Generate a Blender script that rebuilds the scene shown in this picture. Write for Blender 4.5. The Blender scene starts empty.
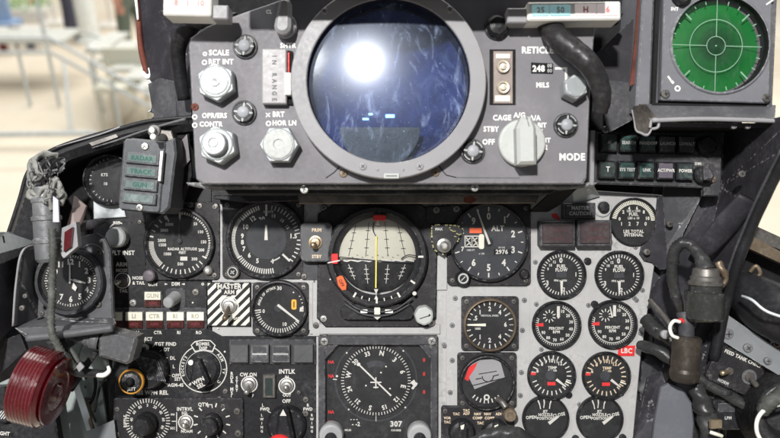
import bpy, bmesh, math, random
from mathutils import Vector, Matrix
random.seed(7)
R = math.radians
SC = bpy.context.scene
COL = SC.collection

# ------------------------------------------------------------------ camera, world, light
D = 750.0            # eye to instrument panel, mm; one photo pixel is about 1 mm there
S = 0.001
PITCH = 28.0         # the photographer looks down at the panel
EYE_H = 3.0          # eye height above the hangar floor
M = Matrix.Rotation(R(-PITCH), 4, 'X')      # panel frame -> world (hangar floor is level)

cam_d = bpy.data.cameras.new('camera')
cam = bpy.data.objects.new('camera', cam_d); COL.objects.link(cam)
cam_d.sensor_width = 36.0
cam_d.lens = 36.0 * D / 780.0
cam_d.clip_start = 0.02; cam_d.clip_end = 500
cam_d.dof.use_dof = True; cam_d.dof.focus_distance = 0.735; cam_d.dof.aperture_fstop = 5.0
cam.matrix_world = M @ Matrix.Translation((0, -D*S, 0)) @ Matrix.Rotation(R(90), 4, 'X')
SC.camera = cam

w = bpy.data.worlds.new('World'); SC.world = w; w.use_nodes = True
bg = w.node_tree.nodes['Background']
bg.inputs[0].default_value = (0.93, 0.96, 1.0, 1); bg.inputs[1].default_value = 0.205

def area_lamp(name, pos, target, size, power, col=(1,1,1), sizey=None):
    l = bpy.data.lights.new(name, 'AREA'); l.energy = power; l.color = col
    l.size = size
    if sizey: l.shape = 'RECTANGLE'; l.size_y = sizey
    o = bpy.data.objects.new(name, l); COL.objects.link(o)
    p = Vector(pos); t = Vector(target)
    q = (t-p).to_track_quat('-Z', 'Y').to_matrix().to_4x4()
    o.matrix_world = M @ Matrix.Translation(p) @ q
    return o
area_lamp('key_lamp', (-0.46, -2.4, 0.92), (0, 0, 0), 0.11, 88, (1.0, 0.975, 0.95))
wl = area_lamp('fill_lamp', (-1.5, -2.0, 1.0), (0, 0, 0), 0.6, 16, (0.95, 0.97, 1.0)); wl.data.shape = 'DISK'  # added soft fill from the upper left, standing for no actual window
hl = area_lamp('hangar_lamp', (0, 7, 10), (0, 9, 0), 12.0, 2100, (1.0, 0.97, 0.92))
hl.matrix_world = Matrix.Translation((0, 10, 7)) 

vs = SC.view_settings
vs.view_transform = 'Standard'; vs.look = 'None'; vs.gamma = 1; vs.use_curve_mapping = False
vs.exposure = 0.22

# ------------------------------------------------------------------ materials
MATS = {}
def nt_new(name):
    m = bpy.data.materials.new(name); m.use_nodes = True
    nt = m.node_tree; nt.nodes.clear()
    out = nt.nodes.new('ShaderNodeOutputMaterial')
    return m, nt, out
def N(nt, t, **kw):
    n = nt.nodes.new(t)
    for k, v in kw.items():
        if k.startswith('i_'): n.inputs[int(k[2:]) if k[2:].isdigit() else k[2:].replace('_', ' ')].default_value = v
        else: setattr(n, k, v)
    return n
def math_node(nt, op, a, b=None, clamp=False):
    n = nt.nodes.new('ShaderNodeMath'); n.operation = op; n.use_clamp = clamp
    for i, x in enumerate((a, b)):
        if x is None: continue
        if isinstance(x, (int, float)): n.inputs[i].default_value = x
        else: nt.links.new(x, n.inputs[i])
    return n.outputs[0]
def mixc(nt, fac, a, b):
    n = nt.nodes.new('ShaderNodeMix'); n.data_type = 'RGBA'
    if isinstance(fac, (int, float)): n.inputs[0].default_value = fac
    else: nt.links.new(fac, n.inputs[0])
    for i, x in ((6, a), (7, b)):
        if isinstance(x, tuple): n.inputs[i].default_value = (*x[:3], 1)
        else: nt.links.new(x, n.inputs[i])
    return n.outputs[2]
def ramp(nt, fac, lo, hi):
    n = nt.nodes.new('ShaderNodeMapRange'); n.inputs[1].default_value = lo; n.inputs[2].default_value = hi
    nt.links.new(fac, n.inputs[0]); return n.outputs[0]
def noise(nt, vec, scale, detail=3, rough=.55, dist=0.0):
    n = nt.nodes.new('ShaderNodeTexNoise'); n.inputs['Distortion'].default_value = dist; n.inputs['Scale'].default_value = scale
    n.inputs['Detail'].default_value = detail; n.inputs['Roughness'].default_value = rough
    nt.links.new(vec, n.inputs['Vector']); return n.outputs[0]

def mat(name, col, rough=.5, metal=0.0, var=.18, bump=.15, dust=.12, dustcol=(.32, .31, .29), wear=0.0,
        wearcol=(.5, .49, .47), coat=0.0, emit=None, es=1.0, fine=900, scr=0.0):
    m, nt, out = nt_new(name)
    geo = nt.nodes.new('ShaderNodeNewGeometry'); pos = geo.outputs['Position']
    b = nt.nodes.new('ShaderNodeBsdfPrincipled')
    n1 = noise(nt, pos, 28, 4, .6); n2 = noise(nt, pos, 260, 3, .6)
    f1 = ramp(nt, n1, .3, .7)
    dark = tuple(c*(1-var) for c in col); lite = tuple(min(1, c*(1+var)) for c in col)
    c = mixc(nt, f1, dark, lite)
    if dust:
        d = math_node(nt, 'MULTIPLY', ramp(nt, n2, .42, .80), ramp(nt, n1, .45, .72))
        c = mixc(nt, math_node(nt, 'MULTIPLY', d, dust*2.2, True), c, dustcol)
    if scr:   # fine random scratches
        mp = nt.nodes.new('ShaderNodeMapping'); mp.inputs['Rotation'].default_value = (.4, .7, .5); mp.inputs['Scale'].default_value = (900, 900, 35)
        nt.links.new(pos, mp.inputs[0])
        s = noise(nt, mp.outputs[0], 1.0, 2)
        c = mixc(nt, math_node(nt, 'MULTIPLY', ramp(nt, s, .68, .76), scr, True), c, wearcol)
    if wear:
        bv = nt.nodes.new('ShaderNodeBevel'); bv.samples = 4; bv.inputs[0].default_value = 0.0012
        vm = nt.nodes.new('ShaderNodeVectorMath'); vm.operation = 'DOT_PRODUCT'
        nt.links.new(bv.outputs[0], vm.inputs[0]); nt.links.new(geo.outputs['Normal'], vm.inputs[1])
        e = math_node(nt, 'SUBTRACT', 1.0, vm.outputs['Value'])
        e = math_node(nt, 'MULTIPLY', ramp(nt, e, .03, .2), ramp(nt, n2, .62-.25*wear, .68-.2*wear), True)
        c = mixc(nt, e, c, wearcol)
    nt.links.new(c, b.inputs['Base Color'])
    rr = nt.nodes.new('ShaderNodeMapRange'); nt.links.new(n2, rr.inputs[0])
    rr.inputs[1].default_value = .3; rr.inputs[2].default_value = .7
    rr.inputs[3].default_value = max(.03, rough-.1); rr.inputs[4].default_value = min(1, rough+.1)
    nt.links.new(rr.outputs[0], b.inputs['Roughness'])
    b.inputs['Metallic'].default_value = metal
    b.inputs['Specular IOR Level'].default_value = .5 if coat or rough < .3 else .26
    if coat: b.inputs['Coat Weight'].default_value = coat; b.inputs['Coat Roughness'].default_value = .08
    if emit: b.inputs['Emission Color'].default_value = (*emit, 1); b.inputs['Emission Strength'].default_value = es
    if bump:
        bp = nt.nodes.new('ShaderNodeBump'); bp.inputs['Strength'].default_value = bump; bp.inputs['Distance'].default_value = .0006
        nt.links.new(noise(nt, pos, fine, 2), bp.inputs['Height']); nt.links.new(bp.outputs[0], b.inputs['Normal'])
    nt.links.new(b.outputs[0], out.inputs[0])
    MATS[name] = m
    return m
mat('black', (.014, .014, .016), .45, wear=.35, wearcol=(.2, .2, .2), dust=.06, var=.3, scr=.10)
mat('black_crackle', (.019, .018, .020), .55, wear=.6, wearcol=(.25, .25, .26), dust=.12, bump=.35, var=.35, scr=.15)
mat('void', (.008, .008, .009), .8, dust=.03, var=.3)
mat('dark', (.045, .045, .050), .5, wear=.6, wearcol=(.3, .3, .3), dust=.12, var=.25, scr=.12)
mat('skin_dark', (.026, .025, .030), .55, wear=.4, wearcol=(.2, .19, .2), dust=.16, var=.35, dustcol=(.16, .15, .16), scr=.1)
mat('midgrey', (.085, .086, .092), .5, wear=.6, wearcol=(.4, .4, .4), dust=.15, scr=.12)
mat('sight', (.155, .150, .162), .52, wear=.8, wearcol=(.45, .44, .45), dust=.14, var=.11, bump=.25, fine=1600, scr=.07)
mat('bezelgrey', (.265, .262, .27), .48, dust=.05, var=.06, wear=.2, bump=.1)
mat('panelgrey', (.385, .382, .378), .5, dust=.38, dustcol=(.12, .115, .105), var=.12, wear=.35, wearcol=(.6, .6, .6), scr=.10)
mat('palegrey', (.50, .53, .54), .5, dust=.14, dustcol=(.16, .16, .15), var=.1)
mat('seafoam', (.27, .31, .30), .5, dust=.2, dustcol=(.1, .1, .1), var=.15, wear=.4, scr=.15)
mat('white', (.78, .77, .73), .6, dust=.08, bump=0, var=.07)
mat('marks', (.55, .54, .50), .7, dust=.25, dustcol=(.2, .2, .2), bump=0, var=.15)
mat('marks_dim', (.40, .41, .40), .6, dust=0, bump=0, var=.25)
mat('marks_tan', (.62, .50, .36), .6, dust=0, bump=0, var=.15)
mat('stripgrey', (.16, .17, .178), .45, dust=.25, dustcol=(.06, .06, .06), var=.12, wear=.4)
mat('screwgrey', (.20, .20, .205), .45, metal=.3, dust=.2, dustcol=(.05, .05, .05))
mat('cream', (.66, .65, .55), .55, dust=.05, bump=0, var=.06)
mat('knobwhite', (.42, .435, .42), .5, dust=.2, dustcol=(.16, .15, .14), var=.05, wear=.15, wearcol=(.3, .3, .3))
mat('hexmetal', (.31, .33, .335), .42, metal=.25, dust=.3, dustcol=(.12, .115, .105), var=.08, wear=.3, wearcol=(.8, .8, .8))
mat('knobgrey', (.30, .31, .31), .45, dust=.15)
mat('steel', (.5, .49, .47), .35, metal=.85, dust=.2, dustcol=(.12, .1, .08), var=.15)
mat('darksteel', (.16, .15, .14), .42, metal=.7, dust=.2, var=.3)
mat('brass', (.42, .33, .22), .4, metal=.8, dust=.2, dustcol=(.1, .08, .06))
mat('bronze', (.17, .13, .09), .45, metal=.5, dust=.25, var=.3, scr=.2)
mat('rubber', (.020, .020, .021), .38, dust=.15, var=.3, bump=.6, fine=300, dustcol=(.15, .15, .15))
mat('braid', (.065, .068, .062), .55, dust=.35, var=.4, bump=.8, fine=700, dustcol=(.3, .3, .28))
mat('leather', (.018, .017, .018), .38, dust=.06, bump=.6, fine=120, var=.3)
mat('dial', (.011, .011, .012), .65, dust=.05, var=.2, bump=0)
mat('dialgrey', (.030, .032, .037), .65, dust=.06, var=.1, bump=0)
mat('adigrey', (.44, .43, .36), .6, dust=.05, var=.08, bump=0)
mat('red', (.62, .03, .03), .45, dust=.04, bump=0)
mat('reddim', (.13, .02, .025), .5, dust=.05, bump=0)
mat('orange', (.80, .13, .04), .5, dust=.0, bump=0)
mat('amber', (.80, .36, .04), .5, dust=.1, dustcol=(.1, .06, .02), bump=0)
mat('yellow', (.72, .62, .12), .5, dust=.0, bump=0)
mat('dirtyyellow', (.36, .34, .17), .6, dust=.3, bump=0)
mat('lampoff', (.05, .012, .010), .25, dust=.1, bump=0)
mat('lampred', (.050, .036, .038), .35, dust=.25, dustcol=(.14, .12, .12), bump=.1)
mat('lampgreen', (.030, .040, .039), .3, dust=.2, dustcol=(.2, .25, .24), bump=.1)
mat('lampteal', (.024, .040, .038), .3, dust=.25, dustcol=(.28, .36, .34), bump=.1)
mat('greenmark', (.02, .11, .08), .5, dust=0, bump=0)
mat('greenedge', (.02, .20, .07), .4, dust=0, bump=0)
mat('glowwhite', (.62, .52, .52), .5, dust=.06, bump=0, emit=(1, .9, .88), es=.2)
mat('lampface', (.12, .155, .15), .3, dust=.5, dustcol=(.28, .33, .32), bump=.15)
mat('glowpink', (.50, .16, .14), .5, dust=.1, bump=0)
mat('glowteal', (.3, .5, .52), .5, dust=.1, bump=0, emit=(.45, .8, .85), es=.2)
mat('purple', (.12, .105, .12), .4, dust=.15)
mat('rustred', (.13, .035, .022), .7, dust=.7, dustcol=(.04, .028, .028), var=.6, bump=.6)
mat('redlens', (.075, .003, .006), .2, dust=.25, dustcol=(.05, .02, .02), coat=.7, bump=.1, scr=.12, wearcol=(.3, .12, .12))
mat('redgroove', (.20, .045, .05), .4, dust=.2, bump=0)
mat('blueglint', (.2, .5, 1), .3, dust=0, bump=0, emit=(.18, .45, 1.0), es=4)
mat('green_dim', (.040, .047, .034), .35, dust=.3, dustcol=(.22, .23, .2))
mat('plasticblue', (.30, .42, .62), .5, dust=.05, bump=0)
mat('railmetal', (.58, .62, .63), .45, metal=.2, dust=.05, bump=0)
mat('tread', (.52, .53, .49), .6, dust=.05, bump=0)
mat('cloth_dark', (.09, .09, .13), .8, dust=0, bump=0)
mat('cloth_green', (.13, .16, .13), .8, dust=0, bump=0)
mat('skin', (.5, .27, .2), .5, dust=0, bump=0)
mat('column', (.75, .78, .76), .5, dust=0, bump=0)
mat('grass_green', (.22, .45, .14), .8, dust=0, bump=0)
mat('boardwhite', (.75, .72, .66), .6, dust=0, bump=0)

mat('dustytext', (.36, .34, .27), .6, dust=0, bump=0)
mat('amberring', (.62, .30, .05), .45, dust=.8, dustcol=(.05, .03, .02), bump=.2)
mat('blockgrey', (.085, .085, .088), .4, dust=.25, var=.12, bump=.1)
mat('smudge', (.6, .68, .85), .5, dust=0, bump=0)
mat('lampcap', (.30, .31, .33), .4, dust=.1, bump=.1)
mat('inrange', (.31, .305, .31), .4, dust=.1, var=.05, bump=.1, wear=.2)
mat('bronzeplate', (.24, .20, .18), .5, dust=.3, metal=.3, var=.2)
mat('brasslight', (.55, .49, .40), .4, metal=.5, dust=.15)
mat('blackscuff', (.10, .10, .105), .5, dust=.9, dustcol=(.45, .45, .45), var=.4, wear=.9, wearcol=(.45, .45, .45), scr=.4)
mat('bronzebar', (.13, .115, .10), .3, metal=.6, dust=.6, dustcol=(.28, .22, .17), var=.6)
mat('scopegrey', (.15, .153, .168), .42, wear=.4, wearcol=(.5, .5, .5), dust=.1, var=.06)
mat('retline', (.20, .36, .24), .5, dust=0, bump=0)
mat('blockpanel', (.040, .040, .044), .45, dust=.2, var=.15, wear=.4, wearcol=(.25, .25, .25))
mat('purplebtn', (.11, .095, .12), .35, dust=.2, bump=.1)
mat('midgreydark', (.075, .08, .088), .42, wear=.6, wearcol=(.3, .3, .3), dust=.15, var=.12)
mat('conduit', (.16, .165, .17), .38, metal=.35, dust=.3, var=.25, wear=.5, wearcol=(.5, .5, .5))
mat('lilac', (.55, .52, .62), .4, dust=.1)
mat('tape', (.22, .22, .205), .45, dust=.7, dustcol=(.12, .11, .10), var=.4, bump=.9, fine=350)
mat('tanplate', (.24, .19, .18), .5, dust=.2)
mat('plugmetal', (.11, .11, .115), .35, metal=.4, dust=.12, var=.15, wear=.6, wearcol=(.5, .5, .5), scr=.2)
mat('glossyblack', (.028, .029, .027), .2, dust=.06, wear=.4, wearcol=(.35, .35, .33), scr=.2)
mat('bronzetube', (.048, .040, .033), .42, metal=.35, dust=.25, var=.3, dustcol=(.2, .17, .14), scr=.2)
mat('rubbercon', (.028, .029, .029), .35, dust=.15, var=.4, bump=.7, fine=250, dustcol=(.2, .2, .19))
mat('levergrey', (.11, .115, .13), .5, dust=.08, var=.06)

# concrete hangar floor
m, nt, out = nt_new('concrete'); MATS['concrete'] = m
geo = nt.nodes.new('ShaderNodeNewGeometry')
b = nt.nodes.new('ShaderNodeBsdfPrincipled')
c = mixc(nt, ramp(nt, noise(nt, geo.outputs['Position'], .35, 5), .3, .7), (.58, .50, .38), (.78, .72, .60))
c = mixc(nt, math_node(nt, 'MULTIPLY', ramp(nt, noise(nt, geo.outputs['Position'], 1.7, 6, .7), .58, .72), .35), c, (.34, .27, .2))
bk = nt.nodes.new('ShaderNodeTexBrick'); nt.links.new(geo.outputs['Position'], bk.inputs['Vector']); bk.offset = 0
for k_, v_ in (('Scale', 1), ('Mortar Size', .02), ('Brick Width', 3.0), ('Row Height', 3.0)): bk.inputs[k_].default_value = v_
c = mixc(nt, math_node(nt, 'MULTIPLY', bk.outputs['Fac'], .5), c, (.25, .2, .15))
nt.links.new(c, b.inputs['Base Color']); b.inputs['Roughness'].default_value = .5
nt.links.new(b.outputs[0], out.inputs[0])

# instrument glass
def glass_mat(name, g=.05, edge=.35, haze=.03, rough=.04, tint=(1, 1, 1), smear=0.0, hazecol=(.7, .7, .7)):
    m, nt, out = nt_new(name); MATS[name] = m
    geo = nt.nodes.new('ShaderNodeNewGeometry'); pos = geo.outputs['Position']
    tr = N(nt, 'ShaderNodeBsdfTransparent'); tr.inputs[0].default_value = (*tint, 1)
    gl = N(nt, 'ShaderNodeBsdfGlossy'); gl.inputs['Roughness'].default_value = rough
    df = N(nt, 'ShaderNodeBsdfDiffuse'); df.inputs[0].default_value = (*hazecol, 1)
    lw = N(nt, 'ShaderNodeLayerWeight'); lw.inputs[0].default_value = .35
    fac = math_node(nt, 'ADD', math_node(nt, 'MULTIPLY', lw.outputs['Facing'], edge), g)
    mx = N(nt, 'ShaderNodeMixShader'); nt.links.new(fac, mx.inputs[0]); nt.links.new(tr.outputs[0], mx.inputs[1]); nt.links.new(gl.outputs[0], mx.inputs[2])
    n1 = noise(nt, pos, 60, 5, .7)
    h = math_node(nt, 'MULTIPLY', ramp(nt, n1, .35, .75), haze*2)
    if smear:
        mp = nt.nodes.new('ShaderNodeMapping'); mp.inputs['Rotation'].default_value = (.3, .8, .2); mp.inputs['Scale'].default_value = (2.0, 1, .8)
        nt.links.new(pos, mp.inputs[0])
        s = math_node(nt, 'POWER', ramp(nt, noise(nt, mp.outputs[0], 30, 7, .74, 1.4), .52, .86), 1.5)
        s2 = ramp(nt, noise(nt, pos, 700, 2, .5), .72, .78)
        s = math_node(nt, 'ADD', math_node(nt, 'MULTIPLY', s, smear), math_node(nt, 'MULTIPLY', s2, smear*.8))
        h = math_node(nt, 'ADD', h, s, True)
    if smear > .5:   # greasy film: a second, much softer reflection
        g2 = N(nt, 'ShaderNodeBsdfGlossy'); g2.inputs['Roughness'].default_value = .36; g2.inputs[0].default_value = (.7, .8, 1, 1)
        m3 = N(nt, 'ShaderNodeMixShader'); m3.inputs[0].default_value = .055; nt.links.new(mx.outputs[0], m3.inputs[1]); nt.links.new(g2.outputs[0], m3.inputs[2]); mx = m3
    m2 = N(nt, 'ShaderNodeMixShader'); nt.links.new(h, m2.inputs[0]); nt.links.new(mx.outputs[0], m2.inputs[1]); nt.links.new(df.outputs[0], m2.inputs[2])
    nt.links.new(m2.outputs[0], out.inputs[0])
glass_mat('glass', g=.024, edge=.3, haze=.012, rough=.07, smear=.10, hazecol=(.55, .55, .58))
glass_mat('sight_glass', g=.058, edge=.15, haze=.02, rough=.175, tint=(.76, .83, 1.0), smear=1.15, hazecol=(.42, .52, .78))  # smudges, plus pale streaks painted in for the lens's cloudy reflections
# coated inner lens: deep blue, with cloudy reflections painted into the colour
m, nt, out = nt_new('coated_blue'); MATS['coated_blue'] = m
geo = nt.nodes.new('ShaderNodeNewGeometry'); pos = geo.outputs['Position']
b = nt.nodes.new('ShaderNodeBsdfPrincipled')
c1 = mixc(nt, ramp(nt, noise(nt, pos, 17, 4, .6), .34, .66), (.005, .007, .024), (.014, .030, .13))
c2 = mixc(nt, math_node(nt, 'MULTIPLY', ramp(nt, noise(nt, pos, 40, 7, .75, 1.2), .52, .8), .8), c1, (.12, .16, .27))
nt.links.new(c2, b.inputs['Base Color']); b.inputs['Roughness'].default_value = .6
b.inputs['Specular IOR Level'].default_value = .3
nt.links.new(b.outputs[0], out.inputs[0])
# green radar phosphor, darker in the middle of the tube
m, nt, out = nt_new('phosphor'); MATS['phosphor'] = m
tc = nt.nodes.new('ShaderNodeTexCoord'); b = nt.nodes.new('ShaderNodeBsdfPrincipled')
vm = nt.nodes.new('ShaderNodeVectorMath'); vm.operation = 'LENGTH'; nt.links.new(tc.outputs['Object'], vm.inputs[0])
f = ramp(nt, vm.outputs['Value'], .008, .036)
c = mixc(nt, f, (.001, .014, .005), (.001, .115, .016))
geo = nt.nodes.new('ShaderNodeNewGeometry')
c = mixc(nt, math_node(nt, 'MULTIPLY', ramp(nt, noise(nt, geo.outputs['Position'], 90, 4), .5, .8), .25), c, (.01, .16, .03))
nt.links.new(c, b.inputs['Base Color']); b.inputs['Roughness'].default_value = .6; b.inputs['Specular IOR Level'].default_value = .15
b.inputs['Emission Color'].default_value = (0.0, .35, .06, 1); b.inputs['Emission Strength'].default_value = .06
nt.links.new(b.outputs[0], out.inputs[0])

# ------------------------------------------------------------------ things and mesh builder
def cpos(px, py, dep=0.0):
    k = (D-dep)/D
    return Vector(((px-390)*k, -dep, (219-py)*k))        # mm in the panel frame
INFO = {}
def thing(name, label, cat, px, py, dep=0.0, roll=0.0, group=None, kind=None):
    o = bpy.data.objects.new(name, None); COL.objects.link(o); o.empty_display_size = .01
    setup(o, label, cat, px, py, dep, roll, group, kind)
    return o
def setup(o, label, cat, px, py, dep=0.0, roll=0.0, group=None, kind=None):
    rm = Matrix.Rotation(R(roll), 4, 'Y')
    o.matrix_world = M @ Matrix.Translation(cpos(px, py, dep)*S) @ rm
    INFO[o.name] = (px, py, dep, rm.inverted().to_3x3(), cpos(px, py, dep))
    if label: o['label'] = label
    if cat: o['category'] = cat
    if group: o['group'] = group
    if kind: o['kind'] = kind
TXT = {}
def text_geo(s, bold):
    k = (s, bold)
    if k not in TXT:
        c = bpy.data.curves.new('t', 'FONT'); c.body = s; c.align_x = 'CENTER'; c.align_y = 'CENTER'; c.offset = .036 if bold else .012; c.space_character = 1.08
        c.resolution_u = 2; c.size = 1.0
        o = bpy.data.objects.new('t', c); COL.objects.link(o)
        dg = bpy.context.evaluated_depsgraph_get(); dg.update()
        me = bpy.data.meshes.new_from_object(o.evaluated_get(dg))
        TXT[k] = ([tuple(v.co[:2]) for v in me.vertices], [tuple(p.vertices) for p in me.polygons])
        bpy.data.objects.remove(o); bpy.data.curves.remove(c); bpy.data.meshes.remove(me)
    return TXT[k]
def clk(cx, cy, a, r): return (cx+r*math.sin(R(a)), cy-r*math.cos(R(a)))
def area2(p): return sum(p[i][0]*p[(i+1) % len(p)][1]-p[(i+1) % len(p)][0]*p[i][1] for i in range(len(p)))
def inset(p, t):
    n = len(p); sgn = 1 if area2(p) > 0 else -1; res = []
    for i in range(n):
        a, b_, c = p[i-1], p[i], p[(i+1) % n]
        e1 = Vector((b_[0]-a[0], b_[1]-a[1])); e2 = Vector((c[0]-b_[0], c[1]-b_[1]))
        if e1.length < 1e-6 or e2.length < 1e-6: res.append(b_); continue
        e1.normalize(); e2.normalize()
        n1 = Vector((-e1.y, e1.x))*sgn; n2 = Vector((-e2.y, e2.x))*sgn
        m_ = n1+n2; L = m_.length
        if L < 1e-3: res.append(b_); continue
        m_ /= L; q = t/max(.35, m_.dot(n1)); res.append((b_[0]+m_.x*q, b_[1]+m_.y*q))
    return res
def rrect(x0, y0, x1, y1, r=2, n=3):
    out_ = []
    for (cx, cy, a0) in ((x1-r, y0+r, -90), (x1-r, y1-r, 0), (x0+r, y1-r, 90), (x0+r, y0+r, 180)):
        for i in range(n+1):
            a = R(a0+90*i/n); out_.append((cx+r*math.cos(a), cy+r*math.sin(a)))
    return out_
def circ(cx, cy, r, n=32): return [(cx+r*math.sin(2*math.pi*i/n), cy-r*math.cos(2*math.pi*i/n)) for i in range(n)]

class B:
    """collects one mesh. Base mode: photo px of the thing's own plane + mm forward; projected mode: px + absolute mm from the panel"""
    def __init__(s, T):
        s.T = T; s.px, s.py, s.dep, s.inv, s.org = INFO[T.name]; s.k = (D-s.dep)/D
        s.v = []; s.f = []; s.mi = []; s.sm = []; s.mats = []; s.xf = None
    def L(s, x, y, d=0.0):
        return Vector(((x-s.px)*s.k, -d, (s.py-y)*s.k))
    def P(s, px, py, dep): return s.inv @ (cpos(px, py, dep)-s.org)
    def _m(s, mt):
        if mt not in s.mats: s.mats.append(mt)
        return s.mats.index(mt)
    def add(s, vs_, fs, mt, smooth=False):
        o = len(s.v); s.v += [Vector(v) for v in vs_]; i = s._m(mt)
        for f in fs: s.f.append(tuple(o+k for k in f)); s.mi.append(i); s.sm.append(smooth)
    def prism(s, pts, d0, d1, mt, ch=0.0, proj=False):
        F = s.P if proj else s.L; n = len(pts)
        rings = [[F(x, y, d0) for x, y in pts]]
        if ch:
            rings.append([F(x, y, d1-ch) for x, y in pts]); rings.append([F(x, y, d1) for x, y in inset(pts, ch)])
        else: rings.append([F(x, y, d1) for x, y in pts])
        vs_ = [p for r in rings for p in r]; fs = []
        for j in range(len(rings)-1):
            for i in range(n): a = j*n+i; b_ = j*n+(i+1) % n; fs.append((a, b_, b_+n, a+n))
        fs.append(tuple(range((len(rings)-1)*n, len(rings)*n))); fs.append(tuple(reversed(range(n))))
        s.add(vs_, fs, mt)
    def slab(s, pts, th, mt):          # pts (px,py,dep) projected, thickness backwards (mm)
        n = len(pts); a = [s.P(*p) for p in pts]; b_ = [s.P(x, y, d)+s.inv @ Vector((0, th, 0)) for x, y, d in pts]
        s.add(a+b_, [tuple(range(n)), tuple(reversed(range(n, 2*n)))]+[(i, (i+1) % n, n+(i+1) % n, n+i) for i in range(n)], mt)
    def flat(s, pts, d, mt): s.add([s.L(x, y, d) for x, y in pts], [tuple(range(len(pts)))], mt)
    def bar(s, x0, y0, x1, y1, wd, d, mt, th=0.0, w1=None):
        v = Vector((x1-x0, y1-y0)); v.normalize(); nx, ny = -v.y*wd/2, v.x*wd/2
        w1 = wd if w1 is None else w1; mx, my = -v.y*w1/2, v.x*w1/2
        p = [(x0+nx, y0+ny), (x1+mx, y1+my), (x1-mx, y1-my), (x0-nx, y0-ny)]
        if th: s.prism(p, d-th, d, mt)
        else: s.flat(p, d, mt)
    def disc(s, cx, cy, r, d, mt, n=40): s.flat(circ(cx, cy, r, n), d, mt)
    def ring(s, cx, cy, r0, r1, d, mt, a0=0, a1=360, n=40):
        n = max(3, int(n*(a1-a0)/360)); vs_ = []; fs = []
        for i in range(n+1):
            a = a0+(a1-a0)*i/n
            for r in (r0, r1): x, y = clk(cx, cy, a, r); vs_.append(s.L(x, y, d))
        for i in range(n): fs.append((2*i, 2*i+1, 2*i+3, 2*i+2))
        s.add(vs_, fs, mt)
    def lathe(s, cx, cy, prof, mt, n=40, soft=False, nonround=None, cap=True):
        s.lathe3(s.L(cx, cy, 0), Vector((0, -1, 0)), [(d, r*s.k) for r, d in prof], mt, n, soft, nonround, cap)
    def hole_plate(s, pts, cx, cy, r, d0, d1, mt, ch=0.0, n=72):
        """a plate with a round hole: outline pts, hole centre and radius"""
        def hit(p_, a):
            dx, dy = math.cos(a), math.sin(a); best = None
            for i in range(len(p_)):
                x1, y1 = p_[i][0]-cx, p_[i][1]-cy; x2, y2 = p_[(i+1) % len(p_)][0]-cx, p_[(i+1) % len(p_)][1]-cy
                ex, ey = x2-x1, y2-y1; det = dx*(-ey)+ex*dy
                if abs(det) < 1e-9: continue
                t = (x1*(-ey)+ex*y1)/det; u = (dx*y1-dy*x1)/det
                if t > 0 and -1e-6 <= u <= 1+1e-6 and (best is None or t < best): best = t
            return (cx+dx*best, cy+dy*best)
        an = sorted([2*math.pi*i/n for i in range(n)]+[math.atan2(y-cy, x-cx) % (2*math.pi) for x, y in pts]); N_ = len(an)
        out_ = [hit(pts, a) for a in an]; inn = [(cx+r*math.cos(a), cy+r*math.sin(a)) for a in an]
        pin = inset(pts, ch) if ch else pts; oi = [hit(pin, a) for a in an]
        rings = [[s.L(x, y, d0) for x, y in out_], [s.L(x, y, d1-ch) for x, y in out_], [s.L(x, y, d1) for x, y in oi], [s.L(x, y, d1) for x, y in inn], [s.L(x, y, d0) for x, y in inn]]
        s.add([p for q in rings for p in q], [(j*N_+i, j*N_+(i+1) % N_, (j+1)*N_+(i+1) % N_, (j+1)*N_+i) for j in range(4) for i in range(N_)], mt)
    def lathe3(s, p0, ax, prof, mt, n=32, soft=False, nonround=None, cap=True):     # prof (along, radius) mm
        ax = Vector(ax).normalized(); u = ax.orthogonal().normalized() if abs(ax.y) < .99 else Vector((1, 0, 0)); v = ax.cross(u)
        def rg(t, r):
            out_ = []
            for i in range(n):
                a = 2*math.pi*i/n; rr = r*(nonround(i, t) if nonround else 1)
                out_.append(p0+ax*t+(u*math.cos(a)+v*math.sin(a))*rr)
            return out_
        if soft:
            vs_ = [q for t, r in prof for q in rg(t, r)]; fs = []
            for j in range(len(prof)-1):
                for i in range(n): a = j*n+i; b_ = j*n+(i+1) % n; fs.append((a, b_, b_+n, a+n))
            s.add(vs_, fs, mt, True)
        else:
            for j in range(len(prof)-1):
                m_ = mt[j] if isinstance(mt, list) else mt
                s.add(rg(*prof[j])+rg(*prof[j+1]), [(i, (i+1) % n, n+(i+1) % n, n+i) for i in range(n)], m_, True)
        if cap and prof[-1][1] > 1e-4: s.add(rg(*prof[-1]), [tuple(range(n))], mt[-1] if isinstance(mt, list) else mt)
    def tube(s, pts, r, mt, n=10, sub=6, rib=0.0, ribn=1, flatk=1.0, braid=0.0):
        P = [s.P(*p) for p in pts]; rs = r if isinstance(r, (list, tuple)) else [r]*len(P)
        Q = []; RR = []
        for i in range(len(P)-1):
            p0, p1, p2, p3 = P[max(0, i-1)], P[i], P[i+1], P[min(len(P)-1, i+2)]
            for k in range(sub):
                t = k/sub; Q.append(.5*((2*p1)+(p2-p0)*t+(2*p0-5*p1+4*p2-p3)*t*t+(3*p1-p0-3*p2+p3)*t**3)); RR.append(rs[i]*(1-t)+rs[i+1]*t)
        Q.append(P[-1]); RR.append(rs[-1])
        vs_ = []; up = Vector((.13, .9, .4)).normalized()
        for j, q in enumerate(Q):
            t = (Q[min(j+1, len(Q)-1)]-Q[max(j-1, 0)]).normalized(); a = t.cross(up).normalized(); b_ = t.cross(a)
            rr = RR[j]*(1+(rib if (j//ribn) % 2 else 0))
            for i in range(n):
                an = 2*math.pi*i/n; r2 = rr*(1+braid*math.sin(2*an+j*.9))
                vs_.append(q+a*math.cos(an)*r2+b_*math.sin(an)*r2*flatk)
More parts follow.
